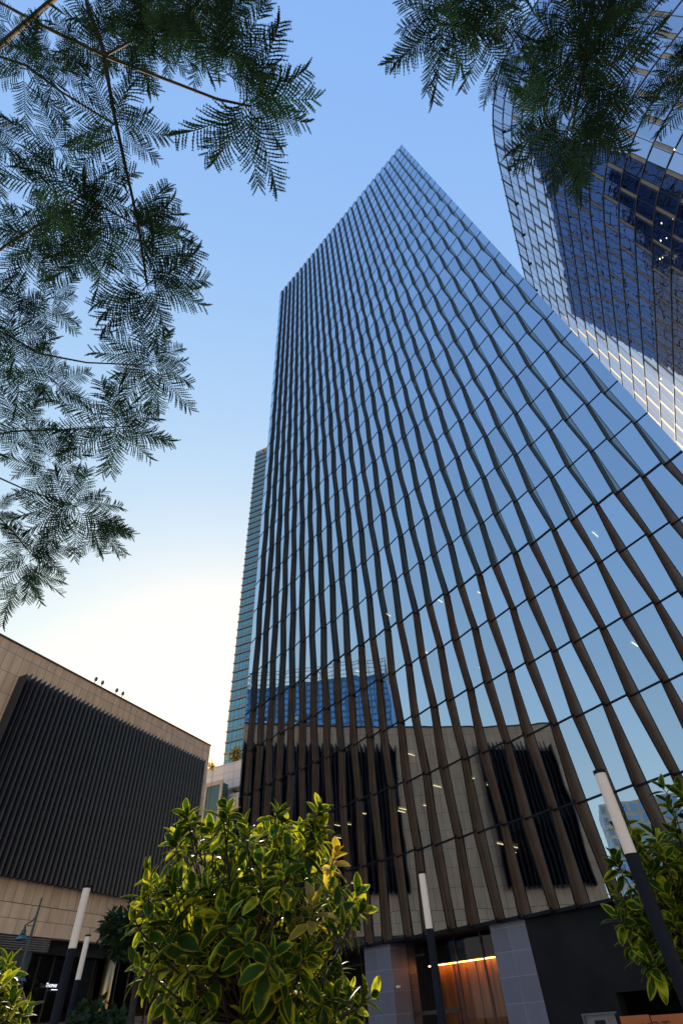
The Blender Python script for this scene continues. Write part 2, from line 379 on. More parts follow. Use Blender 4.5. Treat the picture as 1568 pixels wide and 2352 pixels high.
# inside: slabs, back wall, blinds, lights
for k in range(-27, 5):
    s = MB(); s.box(P0 + u * ((UR + UL) / 2) - VK(k) + D * 5.6, (u, D, ZU), ((UL - UR) / 2 - .25, 4.7, .2))
    s.build('floor_slab', m_slab, tower)
s = MB()
for ka, kb_ in ((KT + .6, 0.), (0., KB - .02)):
    A_, B_ = P0 + u * (UR + .2) - VK(ka), P0 + u * (UR + .2) - VK(kb_); C_, E_ = P0 + u * (UL - .2) - VK(ka), P0 + u * (UL - .2) - VK(kb_)
    s.face([A_ + D * 10.4, C_ + D * 10.4, E_ + D * 10.4, B_ + D * 10.4])
    s.face([A_ + D * .7, A_ + D * 10.4, B_ + D * 10.4, B_ + D * .7]); s.face([C_ + D * .7, C_ + D * 10.4, E_ + D * 10.4, E_ + D * .7])
s.build('core_wall', m_inner, tower)
rb = random.Random(3); nb = 0
for k in range(-26, 5):
    for c in range(2, NF + 1):
        pr = .30 if -14 < k < 0 else .12
        if k >= 0: pr = .05
        if c > 17: pr *= .5
        if rb.random() < pr and nb < 98:
            nb += 1
            b = MB(); sL = (c - 1) * W - .12; sR = sL - W * rb.uniform(.55, .72); kt = k - 1 + .16; kb = kt + rb.choice([.35, .5, .62, .75])
            b.face([FP(sL, kt, c, -.28), FP(sR, kt, c, -.28), FP(sR, kb, c, -.28), FP(sL, kb, c, -.28)]); b.build('roller_blind', m_blind, tower)
rb = random.Random(11); spots = []
for i in range(30):
    k = rb.choice([-4, -1, 0, 1, 2, 2, 3, 3, 3, 4, 4, 4, 4, 4, 3, 2]); s_ = rb.uniform(4, 40); dpt = rb.uniform(1.5, 5)
    spots.append((k, s_, dpt))
for k, s_, dpt in spots:
    b = MB(); b.box(P0 + u * s_ - VK(k) - n * dpt - ZU * .24, (u, -np.array([n[0], n[1], 0]), ZU), (.03, .38, .02)); b.build('ceiling_light', m_lamp, tower)
# lobby: columns, glass, lit timber wall, dark stone wall
zb = (P0 - VK(KB))[2]
def LB(s, z, back): q = P0 + u * s - VK(KB) - np.array([n[0], n[1], 0]) * back; return np.array([q[0], q[1], z])
nh = -np.array([n[0], n[1], 0]); nh /= np.linalg.norm(nh)
S0 = 0.0
for (s1, s2) in ((28.78, 26.70), (19.64, 17.58), (10.5, 8.45), (37.9, 35.85)):
    a, b = s1 - S0, s2 - S0
    cl = MB(); m_ = (a + b) / 2; hw = (a - b) / 2
    for (p, q) in (((a, .05), (b, .05)), ((b, .05), (b, 2.2)), ((b, 2.2), (a, 2.2)), ((a, 2.2), (a, .05))):
        L_ = 2.07
        cl.face([LB(p[0], .13, p[1]), LB(q[0], .13, q[1]), LB(q[0], zb, q[1]), LB(p[0], zb, p[1])], 0, [(0, 0), (L_, 0), (L_, zb), (0, zb)])
    cl.build('column', m_coltile, tower)
def lob(x, y, back):                    # lobby point on the plane 'back' metres behind the facade foot
    q = on_plane(x, y, LB(0, 0, back), nh); return (q - LB(0, q[2], back)) @ u, q[2]
bk = 3.2
sT0 = lob(1128, 2200, bk)[0] - .3; sT1 = lob(985, 2200, bk)[0]; zt = lob(1060, 2208, bk)[1]
# timber wall with vertical boards
m_timber = noisy('timber_panel', (.14, .045, .008), (.34, .14, .03), 1.5, .5, stretch=(3, 3, .35))
tw = MB(); xs_ = np.linspace(sT0, sT1, 7)
for i in range(6):
    a, b = xs_[i] + .03, xs_[i + 1] - .03; oo = .10 * (i % 2)
    tw.box((LB(a, .13, bk + .2 + oo) + LB(b, zt + 1.0, bk + .2 + oo)) / 2, (u, nh, ZU), ((b - a) / 2, .06, (zt + .87) / 2))
tw.build('timber_wall', m_timber, tower)
lm = MB(); lm.box(LB((sT0 + sT1) / 2, zt - .03, bk - .12), (u, nh, ZU), (abs(sT1 - sT0) / 2, .03, .02)); lm.build('cove_light', emissive('cove_lamp', (1, .36, .06), 9.0), tower)
cv = MB(); cv.box(LB((sT0 + sT1) / 2, (zt + zb) / 2, bk - .05), (u, nh, ZU), (abs(sT1 - sT0) / 2 + .1, .22, (zb - zt) / 2 - .01)); cv.build('cove_pelmet', m_black, tower)
lobx = [(26.7, 19.64), (35.85, 28.78)]
for (s1, s2) in lobx:
    a, b = s2 - S0, s1 - S0
    gl = MB(); gl.face([LB(a, .13, 1.6), LB(b, .13, 1.6), LB(b, zb - .02, 1.6), LB(a, zb - .02, 1.6)]); gl.build('shopfront_glass', m_glass_l, tower)
    nm = 4
    for i in range(nm + 1):
        x = a + (b - a) * i / nm; mu = MB(); mu.box(LB(x, zb / 2, 1.55), (u, nh, ZU), (.03, .05, zb / 2 - .07)); mu.build('mullion', m_brown2, tower)
    tb_ = MB(); tb_.box(LB(b - 1.6 if s1 < 40 else (a + b) / 2, 1.9 if s1 < 40 else 1.5, 1.55), (u, nh, ZU), (1.6 if s1 < 40 else (b - a) / 2, .06, .08)); tb_.build('transom', m_brown2, tower)
bw = MB()
bw.face([LB(sT1 - .2, .13, 7), LB(30, .13, 7), LB(30, zb, 7), LB(sT1 - .2, zb, 7)]); bw.face([LB(UL, .13, 9), LB(20, .13, 9), LB(20, zb, 9), LB(UL, zb, 9)])
bw.build('lobby_back_wall', m_inner, tower)
# dark stone base wall on the right of the columns, with a recessed opening
a0 = 17.58 - .003; d1 = lob(1392, 2250, 2.5)
cw = MB()
xo = lob(1412, 2280, .1); 
cw.box((LB(a0, .13, .40) + LB(xo[0], zb, .40)) / 2, (u, nh, ZU), ((a0 - xo[0]) / 2, .3, (zb - .13) / 2))
cw.box((LB(xo[0], xo[1], .40) + LB(UR - 6, zb, .40)) / 2, (u, nh, ZU), ((xo[0] - UR + 6) / 2, .3, (zb - xo[1]) / 2))
cw.build('base_wall', m_conc, tower)
cw = MB(); cw.box((LB(xo[0] + 4, .13, 4.2) + LB(UR - 8, zb, 4.2)) / 2, (u, nh, ZU), ((xo[0] - UR + 12) / 2, .1, (zb - .13) / 2)); cw.build('recess_wall', m_black, tower)
# security camera on the first column
sc_ = thing('security_camera', tuple(LB(26.55, 2.6, .3)), 'small white security camera fixed beside the left grey tiled column', 'security camera')
q = LB(26.55, lob(1110 - 0, 2222, .3)[1] if False else 3.0, .3)
LOC[sc_.name] = q; sc_.location = q
b = MB(); b.tube([q + u * -.12, q + u * -.12 - nh * .22], [.06, .06], 10); b.build('camera_body', m_white_tube, sc_)
b = MB(); b.tube([q + u * .0, q + u * -.12], [.025, .025], 6); b.build('bracket', m_rail, sc_)

# ------------------------------------------------------------------ left building: stone box with dark louvres
OFF = -53.3
def L(a, z, o=0.0): return EYE + NL * (OFF + o) + D * a + ZU * z        # z above eye level
ZG = -1.47
lb = thing('stone_building', tuple(L(40, 0) * np.array([1, 1, 0]) + np.array([0, 0, .13])), 'broad beige stone building with dark vertical louvre screens on its front', 'building')
ZR, ZS, ZM = 31.9, 7.55, 9.8; A0, A1 = 10.4, 65.0
w_ = MB()
def wq(a0, a1, z0, z1, o=0., uvz=0.): w_.face([L(a0, z0, o), L(a1, z0, o), L(a1, z1, o), L(a0, z1, o)], 0, [(a0, z0 - uvz), (a1, z0 - uvz), (a1, z1 - uvz), (a0, z1 - uvz)])
wq(A0, A1, ZM, ZR, 0, ZM)
w_.build('upper_wall', m_stone, lb)
w_ = MB(); wq(A0, A1, ZS, ZM, 0, ZS)
w_.face([L(A0, ZS), L(A0, ZS, -9), L(A1, ZS, -9), L(A1, ZS)], 0); w_.build('lower_wall', m_stone2, lb)
w_ = MB()
for (a, b_) in ((A1, 1), (A0, -1)):
    q = [L(a, ZG, -.002), L(a, ZG, -40), L(a, ZR, -40), L(a, ZR, -.002)]
    w_.face(q, 0, [(0, ZG), (40, ZG), (40, ZR), (0, ZR)])
w_.face([L(A0, ZG, -40), L(A1, ZG, -40), L(A1, ZR, -40), L(A0, ZR, -40)], 0, [(0, 0), (60, 0), (60, 35), (0, 35)])
w_.build('side_wall', m_stone, lb)
r_ = MB(); r_.face([L(A0, ZR, 0), L(A1, ZR, 0), L(A1, ZR, -40), L(A0, ZR, -40)]); r_.build('roof', m_conc, lb)
cp = MB(); cp.box((L(A0, ZR + .08, .0) + L(A1, ZR + .08, .0)) / 2, (D, NL, ZU), ((A1 - A0) / 2 + .08, .12, .085)); cp.build('coping', m_brown2, lb)
bd = MB(); bd.box((L(A0, ZM, .0) + L(A1, ZM, .0)) / 2, (D, NL, ZU), ((A1 - A0) / 2, .015, .02)); bd.build('joint_strip', m_brown2, lb)
def louvres(a0, a1, nb_, seg=6):
    zt_, zb_ = 28.75, 11.45
    back = MB(); back.box((L(a0, zb_ + .3, .12) + L(a1 - .1, zt_ - .5, .12)) / 2, (D, NL, ZU), ((a1 - a0) / 2, .08, (zt_ - zb_ - .8) / 2)); back.build('louvre_backing', m_black, lb)
    fr = MB(); fr.box((L(a0 - .1, zb_, .6) + L(a0 - .1, zt_, .6)) / 2, (D, NL, ZU), (.09, .6, (zt_ - zb_) / 2)); fr.build('louvre_frame', m_louvre, lb)
    p = (a1 - a0) / nb_
    dirv = NL * .86 + D * .50; dirv = dirv / np.linalg.norm(dirv); side = np.cross(ZU, dirv)
    for i in range(nb_):
        b = MB(); a = a0 + p * (i + .5)
        for j in range(seg):
            z0 = zb_ + (zt_ - zb_) * j / seg + (.012 if j else 0); z1 = zb_ + (zt_ - zb_) * (j + 1) / seg - .012
            for sg in (1, -1):
                t = .05 * sg
                c0 = L(a, z0, .22) + side * t; c1 = c0 + dirv * .74
                top_in = z1 - z0; top_out = z1 - z0 + (.48 if j == seg - 1 else 0)
                b.face([c0, c1, c1 + ZU * top_out, c0 + ZU * top_in][::sg])
            o0 = L(a, z0, .22) + dirv * .74
            b.face([o0 - side * .05, o0 + side * .05, o0 + side * .05 + ZU * top_out, o0 - side * .05 + ZU * top_out])
            i0 = L(a, z0, .22)
            b.face([i0 - side * .05 + ZU * top_in, i0 + side * .05 + ZU * top_in, o0 + side * .05 + ZU * top_out, o0 - side * .05 + ZU * top_out])
            b.face([i0 - side * .05, i0 + side * .05, o0 + side * .05, o0 - side * .05])
        b.build('louvre', m_louvre, lb)
louvres(31.7, 63.2, 50)
louvres(12.0, 21.4, 15)
# ground storey under the stone band
pn = MB(); pn.box((L(A0, ZG, -.35) + L(43.4, 6.5, -.35)) / 2, (D, NL, ZU), ((43.4 - A0) / 2, .2, (6.5 - ZG) / 2)); pn.build('charcoal_wall', m_charcoal, lb)
vt = MB()
for i in range(6): vt.box((L(30, 6.58 + .165 * i, -.15) + L(45.0, 6.58 + .165 * i, -.15)) / 2, (D, NL, ZU), (7.5, .12, .045))
vt.box((L(30, 7.02, -.42) + L(45.0, 7.02, -.42)) / 2, (D, NL, ZU), (7.5, .05, .52)); vt.build('vent_grille', m_slat, lb)
fs = MB(); fs.box((L(43.6, 7.0, -1.2) + L(A1, 7.0, -1.2)) / 2, (D, NL, ZU), ((A1 - 43.6) / 2, .3, .54)); fs.build('fascia', m_black, lb)
gl = MB(); gl.face([L(43.6, ZG, -1.6), L(A1, ZG, -1.6), L(A1, 6.5, -1.6), L(43.6, 6.5, -1.6)]); gl.build('shopfront_glass', m_glass_d, lb)
for i in range(13):
    a = 43.8 + i * 1.75; mu = MB(); mu.box((L(a, ZG, -1.55) + L(a, 6.5, -1.55)) / 2, (D, NL, ZU), (.05, .08, (6.5 - ZG) / 2)); mu.build('mullion', m_brown2, lb)
mu = MB(); mu.box((L(43.8, 1.7, -1.55) + L(A1, 1.7, -1.55)) / 2, (D, NL, ZU), ((A1 - 43.8) / 2, .08, .06)); mu.build('transom', m_brown2, lb)
iw = MB(); iw.face([L(43.4, ZG, -8), L(A1, ZG, -8), L(A1, ZS, -8), L(43.4, ZS, -8)]); iw.face([L(43.4, ZG, -8), L(43.4, ZG, -.2), L(43.4, ZS, -.2), L(43.4, ZS, -8)]); iw.build('shop_back_wall', m_inner, lb)
cu = MB()
acu = (on_plane(190, 2240, L(0, 0, -2.3), NL) - L(0, 0, -2.3)) @ D
for i in range(9): cu.box(L(acu + i * .14, 4.1, -2.3 - .06 * (i % 2)), (D, NL, ZU), (.06, .03, 2.3))
cu.build('curtain', noisy('pale_curtain', (.45, .47, .55), (.6, .62, .7), 3, .9), lb)
q0 = on_plane(243, 2270, L(0, 0, -.9), NL); cc = MB()
cc.tube([np.array([q0[0], q0[1], .13]), np.array([q0[0], q0[1], 1.6 + 7.5])], .55, 28); cc.build('steel_column', m_steel, lb, smooth=True)
for (x, y, w, h, c, s) in ((330, 2158, .7, .3, (1, .12, .04), 2.0), (318, 2160, .25, .45, (1, .25, .05), 1.6), (345, 2165, .5, .25, (1, .1, .03), 1.6), (367, 2241, .5, .12, (1, .45, .12), 8), (395, 2235, .12, .12, (1, .6, .3), 6), (165, 2349, .3, .12, (1, .4, .15), 5)):
    q = on_plane(x, y, L(0, 0, -4), NL); e = MB(); e.box(q, (D, NL, ZU), (w, .05, h)); e.build('shop_lamp', emissive('shop_glow', c, s), lb)
# shop sign
def text_mesh(name, body, size, mat, parent, origin, right, up, ext=.01, mirror=False):
    cu_ = bpy.data.curves.new(name, 'FONT'); cu_.body = body; cu_.size = size; cu_.extrude = ext; cu_.shear = .25 if not mirror else 0
    t = bpy.data.objects.new('tmp_text', cu_); COL.objects.link(t)
    dg = bpy.context.evaluated_depsgraph_get(); me = bpy.data.meshes.new_from_object(t.evaluated_get(dg))
    bpy.data.objects.remove(t)
    rt = np.asarray(right, float); up = np.asarray(up, float); nn = np.cross(rt, up)
    w = wloc(parent)
    for vtx in me.vertices:
        x, y, z = vtx.co
        if mirror: x = -x
        vtx.co = Vector((origin + rt * x + up * y + nn * z - w).tolist())
    me.materials.clear(); me.materials.append(mat)
    o = bpy.data.objects.new(name, me); COL.objects.link(o); o.parent = parent; return o
m_signw = emissive('sign_white', (.9, .92, 1.0), .45)
qs = on_plane(104, 2267, L(0, 0, -1.2), NL)
sg = thing('shop_sign', tuple(qs), 'small white lit lettering on the dark shop glass beside the black poles', 'sign')
text_mesh('lettering', 'T', .42, m_signw, sg, qs, D, ZU); text_mesh('lettering', 'HOMAS', .31, m_signw, sg, qs + D * .26, D, ZU)
text_mesh('lettering', '&', .40, m_signw, sg, qs + D * 1.66, D, ZU)
sm = MB()
for a, w in ((1.25, .9),): sm.box(qs + D * a - ZU * .18, (D, NL, ZU), (w / 2, .01, .025))
sm.build('small_lettering', m_signw, sg)
# flood lights on the roof edge
def floodlight(p):
    t = thing('floodlight', tuple(p), '', 'floodlight', 'floodlights on the stone roof edge')
    b = MB(); b.tube([p, p + ZU * .45], .05, 6); b.build('stem', m_rail, t)
    b = MB(); b.box(p + ZU * .6 + D * .05, (D, NL, ZU), (.15, .11, .19)); b.build('lamp_head', m_rail, t)
    b = MB(); b.box(p + ZU * .84 + D * .08, (D, NL, ZU), (.08, .07, .06)); b.build('cap', m_rail, t); return t
f0 = floodlight(L(41.1, ZR + .16, .0))
for i, (a, lab) in enumerate(((41.1, 'leftmost small grey floodlight on the beige roof edge'), (42.2, 'second small floodlight from the left on the beige roof edge'), (44.7, 'third small floodlight from the left, first of the right pair on the roof edge'), (45.8, 'rightmost small grey floodlight on the beige roof edge'))):
    o = f0 if i == 0 else copy_tree(f0); o.location = L(a, ZR + .16, 0); o['label'] = lab

# ------------------------------------------------------------------ teal residential tower far behind
FD = np.array([0.918345, -0.395780, 0.]); FN = np.array([-0.395780, -0.918345, 0.])
d0 = ray(588, 1038); TLC = EYE + d0 * (165 / np.hypot(d0[0], d0[1])); ZT = TLC[2]; TLC = TLC * np.array([1, 1, 0])
tt = thing('residential_tower', tuple(TLC), 'slim teal glass apartment tower with taupe floor bands behind the main tower', 'tower')
def T(a, z, o=0): return TLC + FD * a + FN * o + ZU * z
WT = 26.0
b = MB(); b.box(T(WT / 2, ZT / 2, -8), (FD, FN, ZU), (WT / 2, 8, ZT / 2)); b.build('wall', m_tealframe, tt)
fl = 3.35; nf = int(ZT / fl) - 1
for i in range(nf + 1):
    z = ZT - 4.5 - fl * i
    if z < 8: break
    s = MB(); s.box(T(WT / 2 - .05, z, .2), (FD, FN, ZU), (WT / 2, .28, .17))
    s.box(T(WT / 2, z + .42, .4), (FD, FN, ZU), (WT / 2, .03, .03)); s.build('balcony_slab', m_tealframe, tt)
    for a0, a1 in ((.5, 8.6), (10.6, WT)):
        w_ = MB(); w_.face([T(a0, z + .18, .06), T(a1, z + .18, .06), T(a1, z + fl - .18, .06), T(a0, z + fl - .18, .06)])
        for a in (2.2, 4.0, 5.2, 6.2, 7.6, 12, 14, 17, 19, 22, 24):
            if a0 < a < a1: w_.box(T(a, z + fl / 2, .10), (FD, FN, ZU), (.05, .05, fl / 2 - .3), 1)
        w_.box(T((a0 + a1) / 2, z + 1.25, .09), (FD, FN, ZU), ((a1 - a0) / 2, .04, .05), 1)
        w_.build('window', [m_glass_t, m_tealframe], tt)
    m_ = MB(); m_.box(T(9.6, z + fl / 2, .03), (FD, FN, ZU), (.55, .05, .8)); m_.build('vent_opening', m_black, tt)
em = MB(); ex = T(5.2, ZT - 3.0, .4)
for k in range(4):
    an = k * math.pi / 2 + .78
    em.box(ex + FD * math.cos(an) * 1.1 + ZU * math.sin(an) * 1.1, (FD * math.cos(an) + ZU * math.sin(an), FN, -FD * math.sin(an) + ZU * math.cos(an)), (.35, .2, 1.3))
em.build('rooftop_emblem', noisy('copper_emblem', (.45, .24, .16), (.55, .3, .2), 2, .5), tt)
# ------------------------------------------------------------------ low pale building in the gap
d0 = ray(509, 1757); PC = EYE + d0 * (112 / np.hypot(d0[0], d0[1])); ZP = PC[2]
pb = thing('pale_podium_building', (PC[0], PC[1], 0), 'low pale tiled building in the gap between stone building and glass tower', 'building')
def Pp(a, z, o=0): return PC * np.array([1, 1, 0]) + FD * a + FN * o + ZU * z
def pz(x, y): return on_plane(x, y, PC, FN)[2]
za, zb2 = pz(515, 1838), pz(545, 1795); zc_, zd_ = pz(515, 1872), pz(545, 1840)
b = MB(); b.face([Pp(-16, zb2 * 0 + pz(520, 1812), 0), Pp(14, pz(520, 1812), 0), Pp(14, ZP, 0), Pp(-16, ZP, 0)], 0, [(0, 0), (30, 0), (30, ZP - pz(520, 1812)), (0, ZP - pz(520, 1812))])
b.face([Pp(-16, ZP, 0), Pp(14, ZP, 0), Pp(14, ZP, -30), Pp(-16, ZP, -30)]); b.face([Pp(-16, 0, -.02), Pp(-16, ZP, -.02), Pp(-16, ZP, -30), Pp(-16, 0, -30)])
b.build('upper_wall', m_white, pb)
zz = pz(520, 1812); zl_ = pz(520, 1830); zl2 = pz(520, 1868)
b = MB(); b.box((Pp(-16, zl_, -1.2) + Pp(14, zz, -1.2)) / 2, (FD, FN, ZU), (15, .4, (zz - zl_) / 2)); b.build('recess', m_slab, pb)
b = MB(); b.box((Pp(-16, zl2, .2) + Pp(14, zl_, .2)) / 2, (FD, FN, ZU), (15, .7, (zl_ - zl2) / 2)); b.build('parapet_band', m_white, pb)
for i in range(6):
    b = MB(); b.box(Pp(-10 + i * 3.6, zl_ + .35, .3), (FD, FN, ZU), (.12, 1.3, .25)); b.build('bracket', m_charcoal, pb)
b = MB(); b.face([Pp(-16, 0, -.2), Pp(14, 0, -.2), Pp(14, zl2, -.2), Pp(-16, zl2, -.2)]); b.build('glazing', m_glass_t, pb)
b = MB()
for i in range(16): b.box(Pp(-16 + i * 2, zl2 / 2, -.1), (FD, FN, ZU), (.08, .12, zl2 / 2))
for z in (zl2 - .5, zl2 - 4, zl2 - 8): b.box(Pp(-1, z, -.1), (FD, FN, ZU), (15, .12, .18))
b.build('window_frame', m_rail, pb)
q0 = on_plane(484, 1862, PC + FN * 4, FN); zt2 = on_plane(484, 1802, PC + FN * 4, FN)[2]; a_ = (q0 - PC) @ FD
b = MB(); b.box((Pp(a_ - 1.6, 0, 3) + Pp(a_ + 1.9, zt2, 3)) / 2, (FD, FN, ZU), (1.75, 1.0, zt2 / 2)); b.build('stair_tower', noisy('dark_teal_cladding', (.02, .07, .075), (.035, .10, .105), .6, .35), pb)
b = MB()
for a in (-1.7, 1.9): b.box(Pp(a_ + a, zt2 / 2, 4.05), (FD, FN, ZU), (.3, .1, zt2 / 2 + .1))
b.box(Pp(a_ + .1, zt2, 4.05), (FD, FN, ZU), (2.1, .12, .35)); b.build('stair_frame', m_tealframe, pb)

# ------------------------------------------------------------------ right tower: curved in plan, leaning out over the street
Hr = 125.0; G = np.array([-0.13047934, -0.04860204, 0.99025905])
cp_ = [(68.0, -30.0), (50.0, -10.5), (41.3, 1.5), (38.1, 5.8), (36.5, 8.1), (35.5, 11.4), (35.2, 13.6), (35.3, 16.4), (35.6, 18.4), (36.4, 21.1), (37.7, 24.2), (39.2, 27.7), (40.8, 31.5)]
for i in range(1, 8): cp_.append((40.8 + .397 * 12 * i, 31.5 + .918 * 12 * i))
cpa = np.array(cp_); seg_ = np.r_[0, np.cumsum(np.linalg.norm(np.diff(cpa, axis=0), axis=1))]
fine = np.linspace(0, seg_[-1], 600); cx_ = np.interp(fine, seg_, cpa[:, 0]); cy_ = np.interp(fine, seg_, cpa[:, 1])
for _ in range(3):
    ker = np.ones(25) / 25
    for arr in (cx_, cy_): arr[12:-12] = np.convolve(arr, ker, 'valid')
dd_ = np.r_[0, np.cumsum(np.hypot(np.diff(cx_), np.diff(cy_)))]
# arc length zero where the straight part reaches (48.2, 49.6)
i0 = np.argmin(np.hypot(cx_ - 48.2, cy_ - 49.6)); dd_ = dd_ - dd_[i0]
def RC(a): return np.array([np.interp(a, dd_, cx_), np.interp(a, dd_, cy_), Hr + 1.6])
def RN(a):
    t = RC(a + .3) - RC(a - .3); t /= np.linalg.norm(t); nn = np.cross(t, G); nn /= np.linalg.norm(nn)
    return -nn if nn[0] > 0 else nn
def RS(a, s, o=0., nn=None): return RC(a) - G * s + (RN(a) if nn is None else nn) * o
ct = thing('curved_glass_tower', (75, 40, 0), 'curved blue glass tower with beige upright panels leaning over the street at upper right', 'tower')
a_lo = -30.2 + 4 * math.ceil((dd_[0] + 1 + 30.2) / 4); a_hi = -30.2 + 4 * math.floor((dd_[-1] - 2 + 30.2) / 4) - 2
FLS = [0.0, 4.9] + [4.9 + 4.1 * i for i in range(1, 29)]
cells = []
for i in range(len(FLS) - 1):
    s0, s1 = FLS[i], FLS[i + 1]; ph = 0 if i % 2 == 1 else 2.0
    a = a_lo + ph
    while a < a_hi:
        for (b0, b1, kind) in ((a, a + .42, 'bar' if i >= 2 else 'glass'), (a + .42, a + 2.0, 'glass'), (a + 2.0, a + 4.0, 'glass')):
            q = [RS(b0, s1), RS(b1, s1), RS(b1, s0), RS(b0, s0)]; cen = sum(q) / 4 - EYE; c_ = CAMR.T @ cen
            if c_[2] < -1:
                px, py = 784 + F_ * c_[0] / -c_[2], 1176 - F_ * c_[1] / -c_[2]
                sc_v = 1.0 / c_[2] ** 2 if (-60 < px < 1640 and -60 < py < 1100) else 0
            else: sc_v = 0
            cells.append((sc_v, kind, q))
        a += 4.0
for kind, mat, nm_ in (('glass', m_glass_r, 'window'), ('bar', m_beige, 'spandrel_panel')):
    cs = sorted([c for c in cells if c[1] == kind], key=lambda t: -t[0])
    for sc_v, _, q in cs[:100]:
        b = MB(); b.face(q); b.build(nm_, mat, ct)
    b = MB()
    for sc_v, _, q in cs[100:]: b.face(q)
    b.build(nm_, mat, ct, kind='stuff', weld=False)
As = np.arange(a_lo, a_hi + .1, 1.0)
for i, s in enumerate(FLS):
    b = MB(); h_ = .065 if i else .15
    for j in range(len(As) - 1):
        n0, n1 = RN(As[j]), RN(As[j + 1]); p, q = As[j], As[j + 1]
        b.face([RS(p, s + h_, .09, n0), RS(q, s + h_, .09, n1), RS(q, s - h_, .09, n1), RS(p, s - h_, .09, n0)])
        b.face([RS(p, s + h_, 0, n0), RS(q, s + h_, 0, n1), RS(q, s + h_, .09, n1), RS(p, s + h_, .09, n0)])
        b.face([RS(p, s - h_, .09, n0), RS(q, s - h_, .09, n1), RS(q, s - h_, 0, n1), RS(p, s - h_, 0, n0)])
    b.build('floor_rail', m_rail, ct)
b = MB()
for i in range(len(FLS) - 1):
    ph = 0 if i % 2 == 1 else 2.0; a = a_lo + ph
    while a < a_hi:
        for (x, hw) in ((a - .03, .035), (a + .53, .035), (a + 2.25, .03)):
            nn = RN(x)
            b.face([RS(x - hw, FLS[i + 1], .05, nn), RS(x + hw, FLS[i + 1], .05, nn), RS(x + hw, FLS[i], .05, nn), RS(x - hw, FLS[i], .05, nn)])
        a += 4.0
b.build('mullion', m_rail, ct, kind='stuff')
for j in range(26):                     # roof-edge brackets
    a = -60.0 + 3.38 * j; nn = RN(a); t = RC(a + .3) - RC(a - .3); t /= np.linalg.norm(t)
    b = MB(); b.box(RS(a, 2.4, .1, nn), (t, nn, G), (.06, .06, 2.9))
    if j % 2 == 0: b.box(RS(a, 5.4, .2, nn), (t, nn, G), (.22, .18, .22))
    b.build('parapet_bracket', m_brown2, ct)
b = MB(); pr = [RC(a) for a in np.linspace(a_lo, a_hi, 40)]
b.face([p + np.array([0, 0, .3]) for p in pr] + [pr[-1] + np.array([45, -15, 0.]), pr[0] + np.array([30, 40, 0.])]); b.build('roof', m_slab, ct)
# a few lit ceiling lamps that glow behind the curved glass
rb = random.Random(5)
for (x, y) in ((1549, 343), (1519, 512), (1517, 552), (1515, 594), (1517, 870), (1519, 924)):
    nn_ = np.cross(D, G); q = on_plane(x, y, RC(0), nn_)
    b = MB(); b.box(q - EYE * 0 + RN(-25) * .06, (D, RN(-25), G), (.07, .02, .07)); b.build('lit_lamp', m_lamp, ct)

# ------------------------------------------------------------------ buildings across the street that the glass mirrors
def block(name, label, cat, foot, wdir, w, dep, h, mat, fh=3.6, bay=3.2, win=m_glass_b, crown=False):
    wdir = np.array([wdir[0], wdir[1], 0.]); wdir /= np.linalg.norm(wdir); dd = np.array([-wdir[1], wdir[0], 0.])
    t = thing(name, (foot[0], foot[1], 0), label, cat); f0_ = np.array([foot[0], foot[1], 0.])
    b = MB(); b.box(f0_ + ZU * h / 2 + dd * dep / 2 * 0, (wdir, dd, ZU), (w / 2, dep / 2, h / 2)); b.build('wall', mat, t)
    nf_ = int(h / fh)
    for sd, ww, ax, nx in ((1, w, wdir, dd), (-1, w, wdir, dd), (1, dep, dd, wdir), (-1, dep, dd, wdir)):
        m_ = MB(); off = (dep if ax is wdir else w) / 2
        for i in range(nf_):
            z = fh * (i + .55); nbx = int(ww / bay)
            for j in range(nbx):
                x = -ww / 2 + ww * (j + .5) / nbx
                m_.box(f0_ + ax * x + nx * sd * (off + .02) + ZU * z, (ax, nx, ZU), (bay * .33, .03, fh * .32))
        m_.build('windows', win, t, kind='stuff')
    if crown:
        m_ = MB()
        for j in range(int(w / 4)):
            for sd in (1, -1):
                m_.box(f0_ + wdir * (-w / 2 + 4 * j + 2) + dd * sd * dep / 2 + ZU * (h + 5), (wdir, dd, ZU), (.2, .2, 5))
        for z in (2, 5, 8, 10):
            for sd in (1, -1): m_.box(f0_ + dd * sd * dep / 2 + ZU * (h + z), (wdir, dd, ZU), (w / 2, .2, .2)); m_.box(f0_ + wdir * sd * w / 2 + ZU * (h + z), (wdir, dd, ZU), (.2, dep / 2, .2))
        m_.build('roof_frame', m_white, t)
    return t
m_cream = noisy('cream_render', (.62, .54, .44), (.70, .62, .52), .2, .8)
m_bluewall = noisy('blue_glass_spandrel', (.04, .10, .18), (.06, .14, .24), .1, .25, spec=.8)
block('blue_glass_block', 'broad blue glass office block mirrored above the stone roof, with a white roof frame', 'building', (-234, 158), (.24, .97), 80, 30, 150, m_bluewall, crown=True)
block('cream_apartment_tower', 'cream apartment tower mirrored low at the right of the main tower', 'tower', (-205, 18), (0.1, 1), 26, 22, 58, m_cream)
block('white_apartment_tower', 'white apartment tower mirrored beside the cream one', 'tower', (-190, -22), (0.1, 1), 20, 20, 60, m_white)
block('grey_apartment_tower', 'grey banded apartment tower mirrored left of the cream one', 'tower', (-215, 60), (0.1, 1), 20, 20, 52, m_slab)
ms = thing('antenna_mast', tuple(L(38, ZR, -36)), 'pale twin antenna mast mirrored above the stone roof', 'mast')
for dx in (0, 3.0):
    b = MB(); b.tube([L(38 + dx, ZR, -36), L(38 + dx, ZR + 13, -36)], .45, 12); b.build('pole', m_white, ms)

